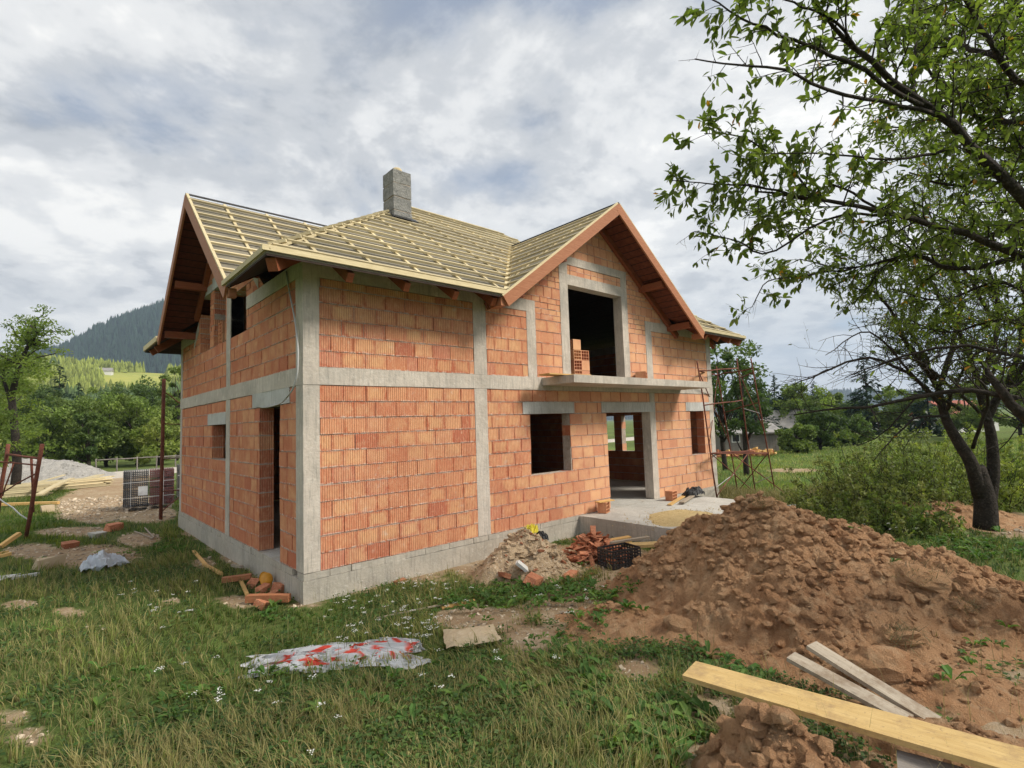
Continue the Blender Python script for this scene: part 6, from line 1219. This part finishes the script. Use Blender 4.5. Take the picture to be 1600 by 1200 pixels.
crumple('plastic_sack', G(528, 1032)[:2], .88, .30, .12, M['vcol'], 51, n=90, rz=math.atan2(*(G(650, 1030)-G(410, 1045))[[1, 0]]), f=3.0, cols=red_marks, edge=.34, flat=True, label='torn white plastic sack with red lettering lying in the grass', cat='plastic sack')
crumple('cardboard_sheet', G(736, 1003)[:2], .29, .24, .07, M['card'], 52, n=14, rz=-.5, f=.7, flat=True, edge=.14, base=float(G(736, 1003)[2])+.05, label='bent sheet of brown cardboard lying on bare soil', cat='cardboard')
plank('lath', on_ground(690, 953, .03), on_ground(742, 943, .04), .06, .03, 'offcut', label='short pale lath on the bare soil behind the cardboard', cat='lath')
plank('lath', on_ground(590, 972, .05), on_ground(700, 950, .06), .025, .015, 'greyplank', label='thin pale strip hidden in the white flowers', cat='lath')
# debris at the near corner
DB = 'debris at the near corner of the plinth'
plank('beam_offcut', on_ground(386, 944, .08), on_ground(452, 944, .09), .1, .1, 'barge', label='reddish beam offcut nearest the corner, lying across the debris', cat='timber', group=DB)
plank('beam_offcut', on_ground(348, 916, .10), on_ground(392, 912, .12), .1, .08, 'barge', label='reddish offcut at the upper end of the corner debris', cat='timber', group=DB)
plank('lath', on_ground(318, 884, .03), on_ground(346, 908, .12), .05, .04, 'offcut', label='yellow lath leaning along the side plinth', cat='lath', group=DB)
plank('lath', on_ground(302, 862, .02), on_ground(322, 886, .03), .06, .03, 'offcut', label='dull lath on the ground beside the side wall', cat='lath', group=DB)
plank('lath', on_ground(372, 905, .05), on_ground(386, 936, .07), .05, .03, 'offcut', label='pale stick pointing out of the corner debris', cat='lath', group=DB)
plank('lath', on_ground(362, 890, .08), on_ground(378, 900, .16), .05, .04, 'greyplank', label='grey stub leaning on the side plinth', cat='lath', group=DB)
for i, (px, py, s, lab) in enumerate([(410, 928, (.2, .14, .12), 'broken clay block leaning in the corner debris'), (440, 926, (.24, .16, .13), 'broken clay block touching the plinth corner'), (408, 952, (.16, .12, .1), 'clay lump in front of the corner debris'), (395, 918, (.2, .14, .1), 'clay piece behind the pale stick'), (425, 938, (.18, .1, .08), 'flat clay piece on top of the beam offcut')]):
    shard('brick_fragment', on_ground(px, py, .07), s, og.uniform(0, 3), (og.normal(0, .3), og.normal(0, .3)), lab, group=DB)
mb = MB(); th = np.linspace(0, np.pi/2, 6); prof = [(.10*math.cos(a), .10*math.sin(a)) for a in th]; n = 14; V = [[r*math.cos(k*2*np.pi/n), r*math.sin(k*2*np.pi/n)*1.15, z] for r, z in [(.125, -.01)]+prof for k in range(n)]; F = [[i*n+k, i*n+(k+1) % n, (i+1)*n+(k+1) % n, (i+1)*n+k] for i in range(6) for k in range(n)]
mb.add(V, F); o = mb.build('safety_helmet', M['orange'], smooth=True, label='yellow-orange helmet lying in the debris by the plinth corner', cat='helmet'); o.location = on_ground(416, 922, .16); o.rotation_euler = (1.0, .3, .4)
# left yard litter
crumple('plastic_bag', G(160, 890)[:2], .38, .26, .28, m_simple('white_bag', (.62, .66, .72), .4, .4, 0, .12), 61, n=24, f=2.0, label='white plastic bag lying by the bare patch left of the house', cat='bag')
shard('brick_fragment', on_ground(78, 886, .08), (.42, .26, .22), .3, (0, 0), 'brown cardboard-coloured block on the left bare patch', 'card')
shard('brick_fragment', on_ground(108, 855, .06), (.3, .2, .12), .3, (.2, 0), 'red broken block in the grass at left')
shard('concrete_lump', on_ground(152, 840, .06), (.3, .22, .14), .6, (.1, 0), 'pale concrete lump beside the worn patch', 'slab')
shard('brick_fragment', on_ground(177, 829, .08), (.36, .25, .2), .5, (.1, .1), 'orange block piece right of the concrete lump')
shard('brick_fragment', on_ground(74, 800, .1), (.3, .25, .3), .2, (0, 0), 'small pale block under the left trestle', 'card')
plank('lath', on_ground(0, 858, .05), on_ground(30, 850, .25), .1, .08, 'offcut', label='thick yellow timber end poking in at the left edge, topmost', cat='timber', group='timber ends at the left edge'); plank('lath', on_ground(-20, 878, .05), on_ground(18, 872, .1), .08, .06, 'offcut', label='yellow timber end at the left edge, lowest', cat='timber', group='timber ends at the left edge')
plank('lath', on_ground(-30, 872, .02), on_ground(14, 866, .06), .06, .05, 'offcut', label='yellow timber end at the left edge, middle', cat='timber', group='timber ends at the left edge')
plank('metal_sheet', on_ground(-60, 912, .02), on_ground(14, 908, .06), .5, .012, 'cable', label='grey metal sheet cut off by the left edge', cat='metal sheet'); plank('pipe', on_ground(18, 906, .03), on_ground(62, 899, .03), .08, .05, 'cable', label='short grey pipe in the grass near the left edge', cat='pipe')
plank('lath', on_ground(210, 832, .03), on_ground(238, 845, .06), .03, .02, 'greyplank', label='grey twig-like lath crossing another in the grass by the side wall', cat='lath'); plank('lath', on_ground(226, 826, .03), on_ground(240, 843, .05), .03, .02, 'greyplank', label='short grey lath crossed by a longer one by the side wall', cat='lath')
plank('lath', on_ground(278, 960, .03), on_ground(304, 955, .03), .03, .01, 'cable', label='thin pale strip in the grass left of the corner debris', cat='lath')
# wrapped pallets of roof tiles
def pallet(c, rz, label, two=True):
    root = empty('tile_pallet', c, rz, label=label, cat='pallet', group='wrapped pallets of roof tiles'); W, D, H = 1.42, 1.0, 1.18
    for i in range(5): mb = MB(); mb.box((0, -D/2+.1+i*D/5, .13), (W, .1, .022)); mb.build('pallet_board', M['greyplank'], root)
    for x in (-.6, 0, .6): mb = MB(); mb.box((x, 0, .06), (.1, D, .1)); mb.build('pallet_runner', M['greyplank'], root)
    rows = 4
    for r in range(rows):
        for cix, (x, mt) in enumerate(((-.36, 'darktile'), (.36, 'redtile'))):
            mb = MB(); n = 14
            for i in range(n): mb.box((x-.33+i*.66/(n-1), 0, .15+H/rows*(r+.5)), (.03, D*.94+og.normal(0, .015), H/rows-.03+og.normal(0, .006)))
            for i in range(4): mb.box((x, -D/2+.02+.0*i, .15+H/rows*(r+.2+.2*i)), (.69, .03, .03))
            mb.build('tile_bundle', M[mt if two else 'darktile'], root)
    mb = MB(); n = 8; fx, fz = W/2+.03, H
    X0 = np.array([[sx_*fx*(1+og.normal(0, .008)), sy_*(D/2+.03), z] for z in np.linspace(.03, .17+H, n) for sx_, sy_ in ((-1, -1), (0, -1.02), (1, -1), (1.01, 0), (1, 1), (0, 1), (-1, 1), (-1.01, 0))])
    F = [[r*8+k, r*8+(k+1) % 8, r*8+8+(k+1) % 8, r*8+8+k] for r in range(n-1) for k in range(8)]; b = (n-1)*8; F += [[b, b+1, b+3, b+7], [b+1, b+2, b+3, b+3], [b+7, b+3, b+5, b+6], [b+3, b+4, b+5, b+5]]
    mb.add(X0, [f for f in F if len(set(f)) == 4]); mb.add(X0, [[b+1, b+2, b+3], [b+3, b+4, b+5]]); mb.build('stretch_film', M['film'], root, smooth=False)
    for z in (.45, .95): mb = MB(); mb.box((0, -D/2-.036, z), (W+.05, .004, .012)); mb.build('strap', M['white'], root)
    for x in (-.5, .4): mb = MB(); mb.box((x, -D/2-.037, .72), (.010, .004, 1.15)); mb.build('strap', M['white'], root)
    mb = MB(); mb.box((-.17, -D/2-.042, .66), (.26, .004, .3)); mb.build('paper_label', M['white'], root); return root
p0 = G(233, 797); pallet((p0[0]+.05, p0[1]+.5, p0[2]), -.12, 'film-wrapped pallet of charcoal and maroon roof tiles left of the house'); pallet((p0[0]+1.9, p0[1]+2.3, p0[2]), -.1, 'second film-wrapped pallet half hidden behind the rear corner of the house', False)
# scaffolding
def tube_thing(name, label, cat, segs, r=.024, mat='rust', names=None, base=None, group=None):
    b = np.array(base if base is not None else segs[0][0], float); root = empty(name, b, label=label, cat=cat, group=group)
    for i, s in enumerate(segs):
        nm = s[2] if len(s) > 2 else 'pole'; rr_ = s[3] if len(s) > 3 else r; p, q = np.array(s[0])-b, np.array(s[1])-b; n = 5; t = np.linspace(0, 1, n)[:, None]; pts = p+(q-p)*t; pts[1:-1] += og.normal(0, .008, (n-2, 3))
        mb = MB(); mb.tube(pts, rr_, 7); mb.build(nm, M[s[4] if len(s) > 4 else mat], root, smooth=True)
    return root
gA, gB, gC, gD = on(1121, 779, 'y', -.35), G(1181, 775), G(1213, 780), G(1153, 772)
dep = lambda P: float((P-CAM)@CW)
def top(g, px, py): return at(px, py, dep(g)*.985)
tA, tB, tC, tD = on(1089, 564, 'y', -.35), top(gB, 1151, 560), top(gC, 1173, 560), top(gD, 1119, 572)
ln = lambda a, b, t: a+(b-a)*t
segs = [(gA-[0, 0, .12], tA), (gB, tB), (gC, tC), (gD, tD)]
for t_ in (.33, .985, .93):
    segs += [(ln(gA, tA, t_), ln(gB, tB, t_), 'rail'), (ln(gD, tD, t_), ln(gC, tC, t_), 'rail'), (ln(gA, tA, t_), ln(gD, tD, t_), 'rail')] if t_ != .985 else [(ln(gB, tB, .86), ln(gC, tC, .9), 'rail')]
segs += [(ln(gA, tA, .68), ln(gB, tB, .70), 'rail', .018), (ln(gD, tD, .64), ln(gC, tC, .69), 'rail', .014), (ln(gA, tA, .33), ln(gC, tC, .33), 'rail')]
segs += [(ln(gA, tA, .33), ln(gB, tB, .0)+[0, 0, .1], 'brace', .015), (ln(gB, tB, .33), ln(gA, tA, .02), 'brace', .015), (ln(gD, tD, .33), ln(gC, tC, 0)+np.array([.45, -.3, 0]), 'brace', .018), (ln(gC, tC, .33), ln(gD, tD, .02), 'brace', .015), (ln(gA, tA, .93), ln(gD, tD, .4), 'brace', .015), (ln(gD, tD, .93), ln(gA, tA, .4), 'brace', .012), (ln(gB, tB, .93), ln(gC, tC, .5), 'brace', .012)]
segs += [(ln(gA, tA, .08), ln(gD, tD, .16), 'stay', .012, 'cable'), (ln(gB, tB, .09), ln(gC, tC, .17), 'stay', .012, 'cable'), (ln(gB, tB, .64), ln(gC, tC, .61), 'stay', .012, 'cable')]
tube_thing('scaffold_tower', 'rusty tubular scaffold tower at the right end of the house', 'scaffold', segs, .021, base=gA)
g1, g2 = G(40, 842), G(-2, 798); d1 = dep(g1); t1, t2 = at(66, 694, d1*.99), at(13, 694, d1*1.06); g2 = at(-3, 800, d1*1.06); g3, t3 = at(52, 800, d1*1.1), at(49, 716, d1*1.08)
tube_thing('trestle', 'rusty steel scaffold trestle standing at the left edge', 'scaffold', [(g1, t1, 'pole', .045), (g2, t2, 'pole', .045), (g3, t3), (ln(g1, t1, .85), ln(g2, t2, .85), 'rail', .03), (ln(g1, t1, .7), at(0, 772, d1*1.06), 'brace', .018), (ln(g1, t1, .2), at(-6, 775, d1*1.05), 'brace', .016, 'cable'), (ln(g1, t1, .78), at(-30, 720, d1*1.1), 'rail', .02), (at(22, 722, d1*1.06), at(4, 775, d1*1.07), 'brace', .018)], .03, base=g1)
gp_ = G(251, 812); dp = dep(gp_); tp_ = at(256, 592, dp)
tube_thing('scaffold_pole', 'tall rusty scaffold pole at the rear corner of the house', 'scaffold', [(gp_, tp_, 'pole', .05), (at(255, 716, dp), at(300, 714, dp*1.12), 'rail', .03, 'greyplank'), (at(253, 768, dp), at(300, 764, dp*1.1), 'rail', .02), (at(252, 800, dp), at(290, 768, dp*1.08), 'brace', .018), (at(256, 612, dp), at(296, 640, dp*1.1), 'brace', .015), (at(255, 662, dp), at(300, 664, dp*1.1), 'rail', .012)], .05, base=gp_)
# timber store and gravel at left
def stack(c, rz, n, rows, L, label, w=.16, t=.06):
    root = empty('timber_stack', c, rz, label=label, cat='timber')
    for r in range(rows):
        for i in range(n-r//2):
            mb = MB(); mb.box((og.normal(0, .15), (i-n/2)*(w+.02)+og.normal(0, .02), .05+r*(t+.012)), (L*og.uniform(.85, 1.05), w, t), rotm(og.normal(0, .02))); mb.build('plank', M['batten'], root)
    return root
c1 = G(85, 768); stack((c1[0], c1[1]+1, c1[2]), .25, 8, 6, 4.0, 'low stack of fresh yellow planks in front of the gravel heap'); c2 = G(20, 778); stack((c2[0]-.5, c2[1], c2[2]), -.1, 6, 7, 3.4, 'stack of yellow boards behind the left trestle')
plank('beam', on_ground(-20, 793, .08), on_ground(92, 788, .06), .14, .1, 'offcut', label='long single beam on the grass in front of the yellow planks', cat='timber'); plank('beam', on_ground(60, 785, .3), on_ground(112, 766, .55), .2, .06, 'batten', label='yellow board propped up at the front of the plank stack', cat='timber')
for i, (a, b, lab) in enumerate([((40, 770), (100, 752), 'long yellow lath slanting over the plank stack, upper one'), ((48, 778), (130, 760), 'long yellow lath slanting over the plank stack, lower one'), ((110, 765), (156, 752), 'wide yellow board at the right end of the plank stack')]):
    plank('lath', on_ground(*a, .35), on_ground(*b, .35), .12 if i < 2 else .4, .05, 'batten', label=lab, cat='timber')
c3 = G(88, 752); gh = Heap([(80, 735, 30), (104, 741, 30)], .5, .4, .12, 260); gh.p = np.array([[c3[0]-1.3, c3[1]+1.8, .95], [c3[0]+.3, c3[1]+1.8, .75]]); heap_mesh('gravel_heap', gh.top, c3[0]-6, c3[0]+4.5, c3[1]-3, c3[1]+6.5, .10, M['gravel'], 14, 700, label='heap of pale grey gravel beyond the yellow planks', cat='gravel')
# rail beside the road
r0, r1 = at(150, 722, 36), at(330, 722, 40); segs = []
for k in range(7): p = ln(r0, r1, k/6); p = np.array([p[0], p[1], float(gz(p[0], p[1]))]); segs.append((p-[0, 0, .2], p+[0, 0, .95], 'post', .045, 'barn'))
segs += [(segs[i][1]-np.array([0, 0, .1]), segs[i+1][1]-np.array([0, 0, .1]), 'rail', .04, 'barn') for i in range(6)]; tube_thing('roadside_rail', 'weathered wooden rail beside the gravel road', 'fence', segs, .05, base=segs[0][0])
# barn, cottage and wood pile beyond the meadow
def gabled(name, c, rz, X, Y, H, R, wm_, rm, label, cat='building', ov=.35, wins=(), doors=(), boards=0):
    root = empty(name, c, rz, label=label, cat=cat); mb = MB(); mb.prism([(-X/2, -Y/2, -.6), (-X/2, Y/2, -.6), (-X/2, Y/2, H), (-X/2, 0, H+R), (-X/2, -Y/2, H)], (X, 0, 0)); mb.build('wall', wm_, root); s = R/(Y/2)
    for sg in (-1, 1): mb = MB(); a, b = (-X/2-ov, 0, H+R+.06), (-X/2-ov, sg*(Y/2+ov), H-ov*s+.06); mb.prism([a, b, np.array(b)-[0, 0, .12], np.array(a)-[0, 0, .12]], (X+2*ov, 0, 0)); mb.build('roof', rm, root)
    for (x, z, w, h) in wins: mb = MB(); mb.box((x, -Y/2-.02, z), (w, .06, h)); f = mb.build('window', M['wash'], root); mb = MB(); mb.box((x, -Y/2-.045, z), (w-.16, .03, h-.16)); mb.build('pane', M['dark'], f)
    for (x, w, h) in doors: mb = MB(); mb.box((x, -Y/2-.03, h/2), (w, .06, h)); mb.build('door', M['barn'], root)
    if boards:
        for i in range(boards): mb = MB(); w = X/boards; mb.box((-X/2+w*(i+.5), -Y/2-.015-.01*(i % 2), H/2-.1), (w*.93, .02, H+.1)); mb.build('board', M['barn'], root)
    return root
P = at(1160, 690, 45); gabled('barn', (P[0], P[1], float(gz(P[0], P[1]))), -.75, 4.6, 3.2, 1.7, .55, M['barn'], M['tin'], 'weathered grey wooden barn with a low roof behind the scaffold tower', wins=((-1.2, 1.2, .7, .7),), doors=((.6, .9, 1.6),), boards=18)
P = at(1228, 690, 62); gabled('cottage', (P[0], P[1], float(gz(P[0], P[1]))), -1.1, 4.6, 4.4, 1.6, 1.9, M['barn'], M['tin'], 'small cottage with a plain grey roof among the bushes at right', wins=((0, 1.0, .9, .9),))
P = at(1350, 680, 75); gabled('shed', (P[0], P[1], float(gz(P[0], P[1]))), -.9, 5.0, 3.5, 1.4, .6, M['wash'], M['white'], 'low white shed far across the meadow', wins=())
P = at(1490, 668, 70); gabled('cottage', (P[0], P[1], float(gz(P[0], P[1]))), -.5, 7, 6, 2.2, 1.9, M['wash'], m_simple('red_sheet_roof', (.35, .09, .05), .6, .3), 'distant white house with a red roof behind the fruit tree', wins=((-1.5, 1.2, 1, 1), (1.5, 1.2, 1, 1)))
P = at(1160, 706, 39); wp = empty('wood_pile', (P[0], P[1], float(gz(P[0], P[1]))), -.62, label='long low pile of split firewood in front of the barn', cat='firewood')
for i in range(130):
    mb = MB(); mb.chunk((0, 0, 0), (.16, .5, .16), og, .15, R=rotm(og.normal(0, .3), og.normal(0, .2))); o = mb.build('log', M['clay'] if i % 3 == 0 else M['offcut'], wp); o.location = (og.uniform(-2.2, 2.2), og.normal(0, .3), .1+.5*og.random()*og.random())
